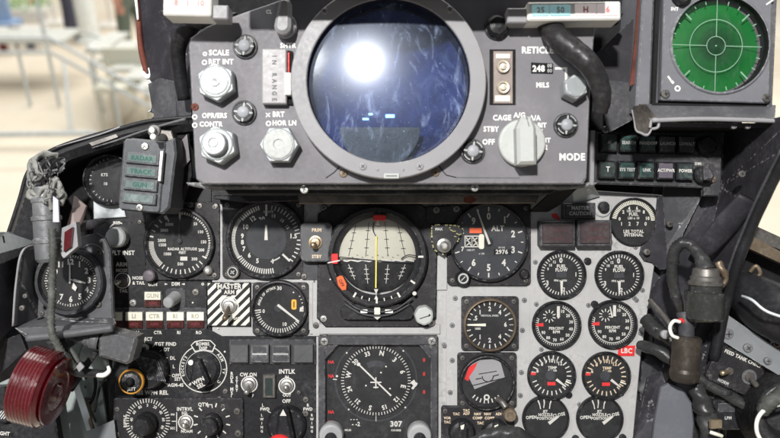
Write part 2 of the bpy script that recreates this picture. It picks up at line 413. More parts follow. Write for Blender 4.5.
        fs = [(j*n+i, j*n+(i+1) % n, (j+1)*n+(i+1) % n, (j+1)*n+i) for j in range(len(Q)-1) for i in range(n)]
        fs += [tuple(range(n)), tuple(range((len(Q)-1)*n, len(Q)*n))]
        s.add(vs_, fs, mt, True)
    def text(s, t, x, y, size, d, mt='marks', rot=0, bold=True, sx=1.0):
        vs_, fs = text_geo(t, bold); size *= 1.38; sx *= .9; c, sn = math.cos(R(rot)), math.sin(R(rot)); o = []
        for a, b_ in vs_:
            a *= size*sx; b_ = -b_*size; o.append(s.L(x+a*c-b_*sn, y+a*sn+b_*c, d))
        s.add(o, fs, mt)
    def ticks(s, cx, cy, r0, r1, a0, a1, n, wd, d, mt='marks'):
        for i in range(n):
            a = a0+(a1-a0)*i/max(1, n-1); x0, y0 = clk(cx, cy, a, r0); x1, y1 = clk(cx, cy, a, r1); s.bar(x0, y0, x1, y1, wd, d, mt)
    def build(s, name, parent=None, label=None, cat=None, group=None, kind=None):
        me = bpy.data.meshes.new(name)
        me.from_pydata([tuple(v*S) for v in s.v], [], s.f)
        for m_ in s.mats: me.materials.append(MATS[m_])
        me.polygons.foreach_set('material_index', s.mi); me.polygons.foreach_set('use_smooth', s.sm)
        bm = bmesh.new(); bm.from_mesh(me); bmesh.ops.recalc_face_normals(bm, faces=bm.faces)
        bm.to_mesh(me); bm.free()
        o = bpy.data.objects.new(name, me); COL.objects.link(o)
        if parent is None and s.T.type == 'EMPTY' and s.T.name.startswith('tmp_'):
            o.matrix_world = s.T.matrix_world; INFO[o.name] = INFO[s.T.name]
        else: o.parent = parent or s.T
        if label: o['label'] = label
        if cat: o['category'] = cat
        if group: o['group'] = group
        if kind: o['kind'] = kind
        return o
def single(name, label, cat, px, py, dep, fn, group=None, kind=None, roll=0.0):
    """a thing that is one mesh"""
    T = bpy.data.objects.new('tmp_'+name, None); COL.objects.link(T)
    setup(T, None, None, px, py, dep, roll)
    b = B(T); fn(b); o = b.build(name, None, label, cat, group, kind)
    bpy.data.objects.remove(T); return o
def sub(T, parent, name, fn, label=None):
    """a part (parent = T) or a sub-part (parent = a part of T)"""
    b = B(T); fn(b); return b.build(name, parent, label)

# screws share two meshes
SCREW = {}
def screw_mesh(mt):
    if mt in SCREW: return SCREW[mt]
    T = bpy.data.objects.new('tmp_s', None); COL.objects.link(T); setup(T, None, None, 390, 219, 0)
    b = B(T); b.lathe(390, 219, [(1, -1), (1, .25), (.82, .45), (.3, .5), (0.001, .5)], mt, 16)
    b.bar(389.6, 218.6, 390.4, 219.4, .17, .53, 'void'); b.bar(389.6, 219.4, 390.4, 218.6, .17, .535, 'void')
    o = b.build('screw'); SCREW[mt] = o.data; bpy.data.objects.remove(o); bpy.data.objects.remove(T)
    return SCREW[mt]
def screw(T, x, y, r=3.0, d=0.0, mt='darksteel', parent=None):
    px, py, dep, inv, org = INFO[T.name]; k = (D-dep)/D
    o = bpy.data.objects.new('screw', screw_mesh(mt)); COL.objects.link(o); o.parent = parent or T
    o.location = Vector(((x-px)*k, -d, (py-y)*k))*S
    o.rotation_euler = (0, random.uniform(0, 3), 0); o.scale = (r*k, r*k*.8, r*k)
    return o

# ================================================================== the hangar outside the cockpit
EYE = (M.to_3x3() @ Vector((0, -D*S, 0)))
FLOOR = EYE.z-EYE_H
def ray(px, py): return M.to_3x3() @ Vector(((px-390)/D, 1.0, (219-py)/D))
def onfloor(px, py):
    r = ray(px, py); return EYE+r*((FLOOR-EYE.z)/r.z)
def atdist(px, py, t): return EYE+ray(px, py)*t
class WB(B):
    """world-space builder, metres, relative to the thing's base point"""
    def __init__(s, T):
        s.T = T; s.o = Vector(T.location); s.v = []; s.f = []; s.mi = []; s.sm = []; s.mats = []
    def rod(s, p, q, r, mt, n=8):
        p = (Vector(p)-s.o)*1000; q = (Vector(q)-s.o)*1000
        s.lathe3(p, q-p, [(0, r*1000), ((q-p).length, r*1000)], mt, n)
    def box(s, c, sx, sy, sz, mt, rz=0.0):
        c = (Vector(c)-s.o)*1000; q = Matrix.Rotation(rz, 3, 'Z')
        vs_ = [c+q @ Vector((x*sx, y*sy, z*sz))*500 for x in (-1, 1) for y in (-1, 1) for z in (-1, 1)]
        s.add(vs_, [(0, 1, 3, 2), (4, 6, 7, 5), (0, 4, 5, 1), (2, 3, 7, 6), (0, 2, 6, 4), (1, 5, 7, 3)], mt)
def wthing(name, label, cat, loc, group=None):
    o = bpy.data.objects.new(name, None); COL.objects.link(o); o.location = loc; o['label'] = label; o['category'] = cat
    if group: o['group'] = group
    INFO[o.name] = (390, 219, 0, Matrix.Identity(3), Vector()); return o
def wpart(T, name, fn, parent=None, label=None):
    b = WB(T); fn(b); return b.build(name, parent, label)

fl = bpy.data.objects.new('floor', bpy.data.meshes.new('floor')); COL.objects.link(fl)
fl.data.from_pydata([(-80, -20, FLOOR), (80, -20, FLOOR), (80, 120, FLOOR), (-80, 120, FLOOR)], [], [(0, 1, 2, 3)])
fl.data.materials.append(MATS['concrete']); fl['kind'] = 'structure'

# boarding stairs: a platform on posts, a flight of treads with hand rails on both sides
base = onfloor(60, 95); Z = Vector((0, 0, 1))
T = wthing('boarding_stairs', 'pale blue-grey metal boarding stairs with hand rails on the hangar floor left of the windscreen', 'stairs', Vector((base.x, base.y, FLOOR)))
A = atdist(-60, 38, 8.6); Bq = atdist(50, 38, 8.6); Cq = atdist(152, 96, 7.4)
A2 = atdist(-60, 52, 8.6); B2 = atdist(52, 53, 8.6); C2 = atdist(150, 107, 7.4)
D1 = atdist(-60, 29, 9.6); D2 = atdist(88, 33, 9.6); D3 = atdist(165, 70, 8.2)
for a, c in ((A, Bq), (Bq, Cq), (A2, B2), (B2, C2)):
    wpart(T, 'hand_rail', lambda b: b.rod(a, c, .019, 'railmetal'))
for a, c in ((D2, D3),):
    wpart(T, 'hand_rail', lambda b: b.rod(a, c, .02, 'railmetal'))
def drop(p): return Vector((p.x, p.y, FLOOR))
for p in (atdist(18, 52, 8.6), atdist(37, 0, 8.6), atdist(90, 62, 8.2), atdist(112, 80, 7.8), atdist(-40, 40, 8.6), atdist(48, 52, 8.6)):
    wpart(T, 'post', lambda b: b.rod(p, drop(p), .022, 'railmetal'))
wpart(T, 'rail_brace', lambda b: b.rod(atdist(64, 62, 8.3), drop(atdist(66, 110, 8.0)), .02, 'railmetal'))
lo = atdist(-40, 135, 7.7); hi = atdist(95, 133, 7.7)
wpart(T, 'foot_rail', lambda b: b.rod((lo.x, lo.y, lo.z), (hi.x, hi.y, hi.z), .03, 'railmetal'))
for i in range(5):
    a = atdist(84+i*13, 50+i*9.5, 8.6-i*.25); c = atdist(112+i*12, 43+i*8.5, 9.4-i*.25)
    c.z = a.z; d = c-a; n_ = Vector((d.y, -d.x, 0)).normalized()*.24
    def tr(b, a=a, c=c, n_=n_):
        q = [a, c, c+n_, a+n_]; q = [(x-b.o)*1000 for x in q]; dn = Vector((0, 0, -40))
        b.add(q+[x+dn for x in q], [(0, 1, 2, 3), (4, 5, 6, 7), (0, 1, 5, 4), (1, 2, 6, 5), (2, 3, 7, 6), (3, 0, 4, 7)], 'tread')
    wpart(T, 'tread', tr)
pc = atdist(30, 40, 9.2)
wpart(T, 'platform', lambda b: b.box((pc.x-.5, pc.y+.2, pc.z), 1.9, .6, .04, 'tread'))

# people: the skin modifier grows one body over a skeleton
def person(label, loc, face, top, legs, hair, lean=0.0):
    T = wthing('person', label, 'person', loc); T.rotation_euler = (0, 0, face)
    J = [((0, 0, .95), .13), ((0, 0, 1.15), .125), ((0, 0, 1.38), .14), ((0, 0, 1.50), .06), ((0, -.01, 1.60), .085), ((0, -.01, 1.70), .085),
         ((.10, 0, .90), .13), ((.13, -.02, .50), .10), ((.15, .02, .10), .085), ((.12, -.14, .04), .035),
         ((-.10, 0, .90), .13), ((-.13, .02, .50), .10), ((-.15, .05, .10), .085), ((-.14, -.10, .04), .035),
         ((.19, 0, 1.40), .055), ((.24, 0, 1.14), .04), ((.20, -.18, 1.0), .03), ((.18, -.25, .98), .028),
         ((-.19, 0, 1.40), .055), ((-.25, 0, 1.12), .04), ((-.25, -.05, .88), .03), ((-.25, -.07, .80), .028)]
    E = [(0, 1), (1, 2), (2, 3), (3, 4), (4, 5), (0, 6), (6, 7), (7, 8), (8, 9), (0, 10), (10, 11), (11, 12), (12, 13), (2, 14), (14, 15), (15, 16), (16, 17), (2, 18), (18, 19), (19, 20), (20, 21)]
    me = bpy.data.meshes.new('body'); me.from_pydata([j[0] for j in J], E, [])
    o = bpy.data.objects.new('tmp', me); COL.objects.link(o)
    sk = o.modifiers.new('s', 'SKIN')
    for i, j in enumerate(J): me.skin_vertices[0].data[i].radius = (j[1], j[1])
    me.skin_vertices[0].data[0].use_root = True
    sb = o.modifiers.new('u', 'SUBSURF'); sb.levels = 2; sb.render_levels = 2
    dg = bpy.context.evaluated_depsgraph_get(); dg.update(); m2 = bpy.data.meshes.new_from_object(o.evaluated_get(dg)); bpy.data.objects.remove(o)
    for m_ in ('skin', top, legs, 'void'): m2.materials.append(MATS[m_])
    for p in m2.polygons:
        z = p.center.z; p.use_smooth = True
        hand = abs(p.center.x) > .16 and z < 1.02
        p.material_index = 0 if z > 1.5 or hand and z > .7 else 1 if z > .95 else 2 if z > .09 else 3
    bo = bpy.data.objects.new('body', m2); COL.objects.link(bo); bo.parent = T
    def hr(b):
        b.lathe3(Vector((0, 5, 1660)), Vector((0, 0.15, 1)), [(-40, 100), (20, 108), (70, 95), (110, 50), (122, 1)], hair, 16, True)
    b = WB(T); b.o = Vector((0, 0, 0)); hr(b); b.build('hair')
    def fc(b):
        for sx in (-1, 1): b.lathe3(Vector((sx*33, -92, 1665)), Vector((0, -1, 0)), [(0, 10), (5, 1)], 'void', 8)
        b.lathe3(Vector((0, -92, 1640)), Vector((0, -1, -.4)), [(-5, 14), (22, 9), (28, 1)], 'skin', 8, True)
        b.lathe3(Vector((0, -88, 1600)), Vector((0, -1, 0)), [(0, 20), (6, 8)], 'rustred', 8)
    b = WB(T); b.o = Vector((0, 0, 0)); fc(b); b.build('face')
    return T
person('person in dark navy trousers standing beside the pale column behind the stairs', onfloor(77, 40), 2.4, 'cloth_dark', 'cloth_dark', 'void')
q = onfloor(139, 62)
person('person in grey-green clothes bending near the edge of the windscreen post', q, .9, 'cloth_green', 'cloth_green', 'void')

# pale column, boards and barriers
q = onfloor(91, 42)
def colf(b): b.lathe3(Vector((0, 0, 0)), Z, [(0, 210), (60, 210), (60, 150), (3400, 150)], 'column', 24)
T = wthing('column', 'pale round column standing on the hangar floor behind the stairs', 'column', q); b = WB(T); colf(b); b.build('shaft')
b = WB(T); b.lathe3(Vector((0, 0, 3400)), Z, [(0, 150), (0, 260), (80, 260)], 'column', 24); b.build('capital')
q = onfloor(4, 33); T = wthing('display_board', 'blue upright display board at the left edge of the photo', 'board', q)
wpart(T, 'panel', lambda b: b.box((q.x, q.y, q.z+.95), .34, .08, 1.5, 'plasticblue')); wpart(T, 'foot', lambda b: b.box((q.x, q.y, q.z+.1), .5, .4, .2, 'plasticblue'))
q2 = onfloor(25, 20)
T = wthing('planter', 'low planter box with green leaves near the blue board', 'planter', q2)
wpart(T, 'box', lambda b: b.box((q2.x, q2.y, q2.z+.1), 1.0, .5, .2, 'boardwhite'))
def leaves(b):
    for _ in range(260):
        p = Vector((random.uniform(-480, 480), random.uniform(-230, 230), random.uniform(200, 420))); d = Vector((random.uniform(-1, 1), random.uniform(-1, 1), random.uniform(.2, 1))).normalized()*70
        u = d.orthogonal().normalized()*18; b.add([p, p+d*.5+u, p+d, p+d*.5-u], [(0, 1, 2, 3)], 'grass_green')
b = WB(T); leaves(b); b.build('foliage')
for i, (x, y, wd) in enumerate(((6, 52, .42), (31, 50, .55))):
    q3 = onfloor(x, y)
    T = wthing('crate', ['white crate with red and dark marks at the left edge below the hand rail', 'white crate with two dark marks under the stair platform'][i], 'crate', q3, 'crates below the stairs')
    wpart(T, 'box', lambda b: b.box((q3.x, q3.y, q3.z+.16), wd, .4, .32, 'boardwhite'))
    wpart(T, 'mark', lambda b: [b.box((q3.x-wd*.25+k*wd*.45, q3.y-.203, q3.z+.17), .12, .01, .2, ('reddim', 'cloth_dark')[i]) for k in range(2)])
for i, (x, y) in enumerate(((56, 24), (112, 27))):
    q4 = onfloor(x, y)
    T = wthing('rope_barrier', ['white barrier post with red tape between the blue board and the navy trousers', 'white barrier post with red tape right of the column'][i], 'barrier', q4, 'taped barrier posts')
    wpart(T, 'post', lambda b: b.rod(q4, q4+Z*1.0, .03, 'boardwhite')); wpart(T, 'tape', lambda b: [b.rod(q4+Z*.95, q4+Vector((dx, .1, .3)), .014, 'red') for dx in (-.4, .5)])
    wpart(T, 'base', lambda b: b.box((q4.x, q4.y, q4.z+.03), .4, .4, .06, 'boardwhite'))
q5 = atdist(91, 48, 8.35)
single_lamp = wthing('hanging_lamp', 'small round white lamp at the foot of the pale column', 'lamp', q5)
def lampf(b): b.lathe3(Vector((0, 0, 0)), Z, [(-45, 1), (-38, 35), (0, 55), (30, 40), (45, 1)], 'column', 16, True)
b = WB(single_lamp); lampf(b); b.build('globe')
b = WB(single_lamp); b.rod(q5+Vector((0, 0, -.02)), drop(q5), .015, 'railmetal'); b.build('stand')

# chair with a pale back beyond the cowl edge
q6 = onfloor(133, 118)
T = wthing('chair', 'cream tubular chair back showing just over the dark cowl', 'chair', q6)
def chr_(b):
    for x in (-.2, .2):
        b.rod(q6+Vector((x, 0, 0)), q6+Vector((x, .03, .78)), .02, 'cream'); b.rod(q6+Vector((x, -.4, 0)), q6+Vector((x, -.4, .44)), .02, 'cream')
wpart(T, 'frame', chr_); wpart(T, 'seat', lambda b: b.box(q6+Vector((0, -.2, .46)), .46, .44, .05, 'cream')); wpart(T, 'backrest', lambda b: b.box(q6+Vector((0, .04, .70)), .46, .05, .2, 'cream'))

# ================================================================== cockpit shell
# forward bulkhead behind everything (dark), a thing of the airframe
T = thing('forward_bulkhead', 'black void and bulkhead behind the instrument panel', 'bulkhead', 390, 219, -60)
sub(T, T, 'plate', lambda b: b.prism([(148, -60), (742, -60), (742, 200), (745, 238), (800, 250), (800, 520), (-60, 520), (-60, 330), (20, 235), (60, 165), (125, 138), (160, 112)], -3, 0, 'void'))

# windscreen frame left
T = thing('windscreen_post', 'dark grey windscreen post with a rusty red sealant strip, left of the gunsight', 'window post', 160, 50, -20)
sub(T, T, 'post', lambda b: b.slab([(133, -30, -30), (162, -30, 0), (166, 10, 0), (176, 40, 0), (176, 60, 5), (179, 125, 10), (150, 112, 0), (158, 92, -10), (150, 80, -20), (143, 72, -30)], 22, 'skin_dark'))
sub(T, T, 'gusset', lambda b: b.slab([(148, 84, -5), (160, 78, 2), (178, 82, 8), (192, 90, 12), (190, 134, 12), (155, 122, 5), (152, 108, 0)], 8, 'dark'))
def seal(b):
    b.tube([(134, -20, -26), (138, 5, -26), (139, 25, -26), (141, 48, -26), (144, 62, -26), (147, 74, -26)], [2.6, 2.2, 2.8, 3.2, 3.4, 2.2], 'rustred', 8)
sub(T, T, 'sealant', seal, 'rusty red sealant strip')
sub(T, T, 'torn_edge', lambda b: b.tube([(142, 72, -22), (147, 77, -22), (151, 74, -22), (149, 68, -22)], [2.2, 3, 2.4, 1.2], 'white', 8), 'torn white end of the sealant')
sub(T, T, 'edge_trim', lambda b: b.tube([(133, -20, -22), (136, 0, -22), (138, 20, -22)], [2.5, 1.8, 1.2], 'white', 6))

T = thing('plexiglass_patch', 'curved clear plexiglass scrap at the foot of the windscreen post', 'plexiglass', 150, 92, -22)
sub(T, T, 'rim', lambda b: b.tube([(146, 80, -20), (156, 86, -20), (160, 96, -20), (156, 106, -20), (148, 112, -20)], .7, 'railmetal', 6))

# left cowl: the glareshield's rolled edge sweeping down over the side console
T = thing('side_cowl', 'black glossy cowl curving from the windscreen post down to the left sill', 'cowl', 90, 170, 20)
cow = [(195, 118), (150, 122), (118, 130), (92, 137), (62, 147), (44, 156), (33, 166), (26, 178), (21, 196), (15, 215), (8, 236)]
def cowl(b):
    outer = [b.P(x, y, 5) for x, y in cow]; mid = [b.P(x+2.5, y+5, 40) for x, y in cow]; inn = [b.P(x+10+(i > 6)*14, y+12-(i > 7)*6, 34) for i, (x, y) in enumerate(cow)]
    inn2 = [b.P(x+14+(i > 6)*14, y+20-(i > 7)*8, -20) for i, (x, y) in enumerate(cow)]
    n = len(cow)
    for A_, B_ in ((outer, mid), (mid, inn), (inn, inn2)):
        b.add(A_+B_, [(i, i+1, n+i+1, n+i) for i in range(n-1)], 'black', True)
sub(T, T, 'shell', cowl)
sub(T, T, 'rim', lambda b: b.tube([(x, y-1, 12) for x, y in cow], 2.2, 'black', 10))
sub(T, T, 'inner_wall', lambda b: b.slab([(192, 126, -15), (120, 140, -15), (70, 158, -15), (45, 172, -15), (38, 196, -15), (30, 240, -15), (110, 250, -15), (192, 215, -15)], 4, 'void'))
def trim(b):
    b.tube([(186, 119, 44), (160, 126, 44), (138, 133, 44), (118, 140, 44), (92, 148, 44)], [1.6, 1.2, 1.2, 1.0, .6], 'midgrey', 8)
    b.tube([(120, 127, 20), (104, 133, 20), (88, 138, 18), (70, 143, 18), (56, 147, 18)], [1.0, .7, .8, .5, .3], 'bezelgrey', 6)
sub(T, T, 'edge_strip', trim, 'bare metal edge strip worn bright')
sub(T, T, 'worn_strip', lambda b: b.slab([(89, 143, 43), (116, 134, 43), (118, 137, 43), (92, 146, 43)], 1.5, 'darksteel'))

# left sill and console structure
T = thing('canopy_sill', 'pale metal canopy sill running along the left edge below the cowl', 'sill', 10, 260, 60)
sub(T, T, 'rail', lambda b: b.slab([(-30, 232, 120), (6, 232, 70), (20, 240, 40), (36, 242, 30), (34, 250, 30), (-30, 268, 120)], 8, 'palegrey'))
sub(T, T, 'lower_skin', lambda b: b.slab([(-30, 268, 110), (36, 248, 25), (40, 300, 20), (20, 345, 30), (-30, 370, 110)], 8, 'skin_dark'))
sub(T, T, 'second_rail', lambda b: b.slab([(-30, 262, 122), (36, 243, 32), (36, 249, 32), (-30, 276, 122)], 4, 'midgrey'))
sub(T, T, 'stamp', lambda b: b.slab([(2, 236, 86), (3.6, 235.6, 85), (5, 243, 83), (3.6, 243, 84)], .5, 'void'))
sub(T, T, 'bracket', lambda b: b.slab([(-20, 348, 80), (20, 334, 55), (26, 350, 50), (10, 378, 50), (-20, 392, 75)], 6, 'dark'))

T = thing('left_console', 'black side console panel marked RIGHT under the red knob', 'console', 20, 410, 30)
sub(T, T, 'plate', lambda b: b.slab([(-30, 388, 40), (50, 384, 30), (62, 460, 30), (-30, 460, 40)], 10, 'black'))
sub(T, T, 'upper_plate', lambda b: b.slab([(-30, 366, 20), (44, 356, 14), (60, 384, 14), (-30, 392, 20)], 6, 'seafoam'))
sub(T, T, 'lettering', lambda b: b.text('RIGHT', 9, 430, 3.6, 12, 'marks', 4))
def kn(b):
    b.lathe(9, 411, [(9, 8), (9, 12), (7, 14)], 'black', 24)
    for i in range(-2, 3): b.bar(9+i*2.6-3, 411+4, 9+i*2.6+3, 411-4, 1, 14.3, 'marks_dim')
sub(T, T, 'striped_disc', kn)

T = thing('side_wall_bracket', 'grey-green riveted sheet metal gusset between the red knob and the armament panel', 'bracket', 85, 400, -10)
sub(T, T, 'plate', lambda b: b.slab([(62, 352, -8), (84, 340, -5), (112, 352, -10), (100, 378, -8), (112, 460, 0), (50, 460, 10), (58, 400, 4)], 3, 'seafoam'))
sub(T, T, 'flange', lambda b: b.slab([(60, 345, 8), (66, 345, 8), (104, 460, 14), (96, 460, 14)], 2, 'palegrey'))
sub(T, T, 'shelf', lambda b: b.slab([(86, 432, 18), (114, 420, 10), (118, 460, 14), (84, 460, 20)], 3, 'stripgrey'))
sub(T, T, 'tube', lambda b: b.tube([(84, 352, 0), (96, 356, 0), (102, 366, -4), (100, 378, -6)], [9, 10, 9, 8], 'seafoam', 14))
for x, y in ((73, 366), (76, 384), (80, 402), (85, 420), (91, 436), (66, 412), (70, 430), (100, 398), (103, 416), (98, 426)): screw(T, x, y, 1.7, 1.2+(x < 90)*8, 'seafoam')

# right side of the cockpit
T = thing('right_side_wall', 'dark slanting side wall panel right of the engine gauges', 'side panel', 700, 240, 40)
sub(T, T, 'skin', lambda b: b.slab([(655, 182, -10), (722, 186, 5), (725, 130, 20), (800, 112, 140), (800, 140, 140), (758, 212, 90), (738, 262, 70), (722, 320, 50), (706, 470, 40), (620, 470, -20), (640, 300, -20)], 3, 'skin_dark'))
sub(T, T, 'gore', lambda b: b.slab([(664, 186, 4), (706, 188, 8), (684, 232, 8), (672, 262, 5), (664, 269, 3), (656, 262, 2)], 2.5, 'dark'))
sub(T, T, 'mounting_tab', lambda b: b.slab([(663, 196, 6), (668, 268, 6), (660, 270, 6), (652, 262, 6), (644, 260, 6), (640, 254, 6), (642, 246, 6), (649, 241, 6), (655, 230, 6), (658, 196, 6)], 3, 'skin_dark'))
def ridge(b): b.tube([(748, 198, 88), (728, 222, 74), (708, 246, 60), (692, 262, 50)], [9, 12, 10, 5], 'skin_dark', 16, flatk=.35)
sub(T, T, 'stiffener', ridge)
sub(T, T, 'edge_channel', lambda b: b.tube([(790, 150, 135), (768, 190, 108), (752, 226, 92), (738, 262, 80), (726, 304, 66), (714, 360, 58)], 5, 'black', 10, braid=.05))
sub(T, T, 'edge_flange', lambda b: b.tube([(781, 150, 130), (760, 192, 106), (744, 228, 90), (731, 262, 78), (720, 300, 64)], 1.4, 'dark', 6))
for x, y, d in ((670, 224, 3), (647, 252, 0), (742, 174, 60)):
    o = screw(T, x, y, 3.4, 0, 'darksteel'); o.location = (INFO[T.name][3] @ (cpos(x, y, 12 if x < 700 else 75)-INFO[T.name][4]))*S

T = thing('canopy_rail', 'brown and black canopy rail at the right edge above the rubber boot', 'rail', 765, 260, 60)
sub(T, T, 'outer_rail', lambda b: b.slab([(752, 236, 60), (800, 262, 60), (800, 272, 60), (748, 248, 60)], 10, 'bronze'))
sub(T, T, 'upper_rail', lambda b: b.slab([(756, 226, 40), (800, 246, 40), (800, 258, 40), (752, 238, 40)], 10, 'darksteel'))
sub(T, T, 'inner_panel', lambda b: b.slab([(746, 248, 30), (800, 272, 30), (800, 330, 30), (730, 316, 30)], 8, 'void'))
sub(T, T, 'clip', lambda b: b.tube([(750, 272, 75), (756, 266, 78), (760, 274, 78), (752, 280, 75)], 1.8, 'bronze', 8))

T = thing('lower_side_structure', 'dark tangle of ribs behind the cables at lower right', 'structure frame', 700, 390, -40)
sub(T, T, 'back_plate', lambda b: b.slab([(625, 280, -45), (800, 280, -45), (800, 470, -45), (600, 470, -45)], 4, 'void'))
for i, (a, c, r_) in enumerate((((652, 318, -10), (700, 352, 0), 7), ((700, 345, -15), (760, 400, 0), 6), ((648, 350, -20), (660, 440, 0), 5), ((688, 405, 5), (740, 395, 0), 5), ((640, 392, -10), (668, 372, -5), 8))):
    sub(T, T, 'rib', lambda b: b.tube([a, ((a[0]+c[0])/2, (a[1]+c[1])/2-3, (a[2]+c[2])/2), c], r_, ('dark', 'skin_dark', 'braid', 'black')[i % 4], 10, braid=.08))
sub(T, T, 'box', lambda b: b.slab([(642, 362, -5), (668, 350, -5), (690, 378, -5), (680, 410, -5), (640, 400, -5)], 20, 'dark'))
sub(T, T, 'cover', lambda b: b.slab([(650, 352, 2), (672, 366, 2), (668, 372, 2), (646, 360, 2)], 6, 'skin_dark'))

# curved canopy track at upper right of the tangle
T = thing('canopy_track', 'glossy black arched track with a pale worn edge at the right edge', 'track', 770, 310, 90)
sub(T, T, 'body', lambda b: b.tube([(722, 280, 30), (742, 292, 60), (768, 308, 82), (800, 322, 100)], [16, 22, 26, 28], 'black', 20, flatk=.6))
sub(T, T, 'worn_edge', lambda b: b.tube([(742, 296, 92), (752, 300, 108), (768, 312, 118), (800, 322, 126)], 1.2, 'railmetal', 6))

T = thing('bracket_strip', 'pale grey-blue metal strip with three round screws at lower right', 'bracket', 750, 340, 70)
sub(T, T, 'strip', lambda b: b.slab([(728, 315, 60), (800, 365, 80), (800, 388, 80), (714, 336, 60)], 3, 'stripgrey'))
for x, y, r_ in ((728, 334, 5.5), (748, 348, 4.5), (768, 361, 3.5)):
    o = screw(T, x, y, r_, 0, 'screwgrey'); o.location = (cpos(x, y, 62+(x-728)*.3)-INFO[T.name][4])*S

T = thing('feed_tank_panel', 'black switch panel lettered FEED TANK CHECK hanging askew at lower right', 'switch panel', 736, 370, 60, roll=24)
def ftp(b): b.prism(rrect(710, 352, 762, 390, 5), -4, 2, 'black_crackle', 1.2)
sub(T, T, 'plate', ftp)
sub(T, T, 'lettering', lambda b: (b.text('FEED TANK CHECK', 737, 357, 3.5, 2.2), b.text('NORM', 728, 386, 3, 2.2, 'marks_dim')))
def togg(b, x, y, a, r_=4.4, lv=9, mt='steel', base='darksteel'):
    b.lathe(x, y, [(r_, 1.5), (r_, 3.2), (r_*.72, 3.4), (r_*.72, 5)], base, 6)
tg = sub(T, T, 'toggle_switch', lambda b: togg(b, 729, 374, 0))
sub(T, tg, 'lever', lambda b: b.lathe3(b.L(729, 374, 4), Vector((-.62, -.5, -.25)), [(0, 1.6), (11, 2.4), (14, 2.2), (15, 1)], 'brass', 14))
tg = sub(T, T, 'toggle_switch', lambda b: (togg(b, 749, 371, 0, 6.5), b.ring(749, 371, 5.2, 7.6, 3.5, 'midgrey')))
sub(T, tg, 'lever', lambda b: b.lathe3(b.L(749, 371, 4), Vector((.3, -.8, -.35)), [(0, 1.8), (9, 2.6), (12, 2.4), (13, 1)], 'darksteel', 14))
for x, y in ((714, 386), (757, 357), (757, 385)): screw(T, x, y, 2, 2)

T = thing('small_module', 'little black module box with a pale label under the feed tank panel', 'module', 726, 412, 50)
sub(T, T, 'box', lambda b: b.prism(rrect(713, 400, 741, 430, 2), -12, 0, 'black', 1))
sub(T, T, 'screen', lambda b: b.prism(rrect(718, 403, 738, 412, 1), 0, .8, 'dark', .4))
sub(T, T, 'lettering', lambda b: b.text('LPM', 728, 418, 3, .3, 'marks_dim'))

# right round rubber boot with white wire
T = thing('ribbed_boot', 'ribbed black rubber boot with a white wire loop in the lower right corner', 'rubber boot', 780, 410, 90)
def boot(b):
    p0 = b.P(785, 412, 60); ax = Vector((-.25, -1, .1))
    prof = []
    for i in range(9): prof += [(i*4, 40-i*1.2), (i*4+2, 43-i*1.2)]
    prof += [(38, 30), (34, 24), (20, 22), (0, 18)]
    b.lathe3(p0, ax, prof, 'rubber', 40, True)
sub(T, T, 'boot', boot)
sub(T, T, 'white_wire', lambda b: b.tube([(764, 445, 100), (757, 432, 102), (758, 418, 104), (768, 408, 104), (790, 402, 100)], 1.8, 'white', 8))
sub(T, T, 'inner_cable', lambda b: b.tube([(762, 412, 98), (770, 402, 104), (776, 398, 104), (788, 385, 96)], [5, 6, 5, 5], 'braid', 12, rib=.15, ribn=1))

# ================================================================== instrument panel
T = thing('instrument_panel', 'worn light grey main instrument panel carrying all the dials', 'instrument panel', 390, 300, 0)
PAN = T
sub(T, T, 'centre_plate', lambda b: b.prism([(212, 186), (560, 186), (545, 470), (212, 470)], -6, -.5, 'panelgrey', .5))
sub(T, T, 'left_plate', lambda b: b.prism([(92, 178), (211, 178), (211, 470), (112, 470), (104, 345), (92, 225)], -7, -2, 'black', .5))
sub(T, T, 'right_plate', lambda b: b.prism([(531, 186), (663, 195), (654, 267), (649, 300), (640, 362), (630, 470), (518, 470), (526, 300)], -5, 1, 'panelgrey', .8), 'pale grey plate of the engine gauges')
sub(T, T, 'raised_plate', lambda b: b.prism(rrect(446, 287, 530, 442, 6), -1, 1.2, 'panelgrey', .8))
sub(T, T, 'pale_plate', lambda b: b.prism([(93, 182), (118, 182), (126, 217), (94, 219)], -2, .8, 'palegrey', .6))
for x0, y0, x1, y1 in ((178, 203, 186, 280), (304, 281, 313, 330), (313, 270, 320, 336), (428, 205, 447, 290), (222, 278, 316, 283), (310, 324, 440, 334)):
    sub(T, T, 'divider_strip', lambda b: b.prism([(x0, y0), (x1, y0), (x1, y1), (x0, y1)], -1, 1.6+.01*(x0 % 7), 'panelgrey', .5))
sub(T, T, 'upper_plate', lambda b: b.prism([(212, 186), (312, 186), (312, 204), (212, 204)], -1, .8, 'black_crackle', .4))
sub(T, T, 'side_rail', lambda b: b.prism([(186, 140), (206, 184), (206, 204), (176, 204), (180, 150)], -12, -8, 'palegrey', .5), 'pale grey-blue rail under the gunsight corner')
for x, y, r_ in ((191, 205, 3), (200, 206, 3), (300, 206, 3.4), (324, 208, 3.4), (337, 206, 3.2), (443, 208, 3), (456, 206, 3.4), (216, 206, 2.6)): screw(T, x, y, r_, 1.5, 'darksteel')
for x, y in ((455, 298), (452, 325), (452, 360), (450, 392), (524, 300), (522, 330), (444, 345), (521, 372), (447, 415), (520, 395)): screw(T, x, y, 2.5, 1.6, 'screwgrey')
for x, y in ((588, 261), (536, 304), (588, 305), (634, 298), (610, 242), (635, 247), (541, 349), (636, 300), (640, 333), (579, 404), (642, 290), (535, 262)): screw(T, x, y, 2.3, 1.4, 'screwgrey')
for x, y in ((587, 261), (594, 304), (620, 392), (622, 437), (568, 394), (575, 438)): screw(T, x, y, 3.6, 2.5, 'black')
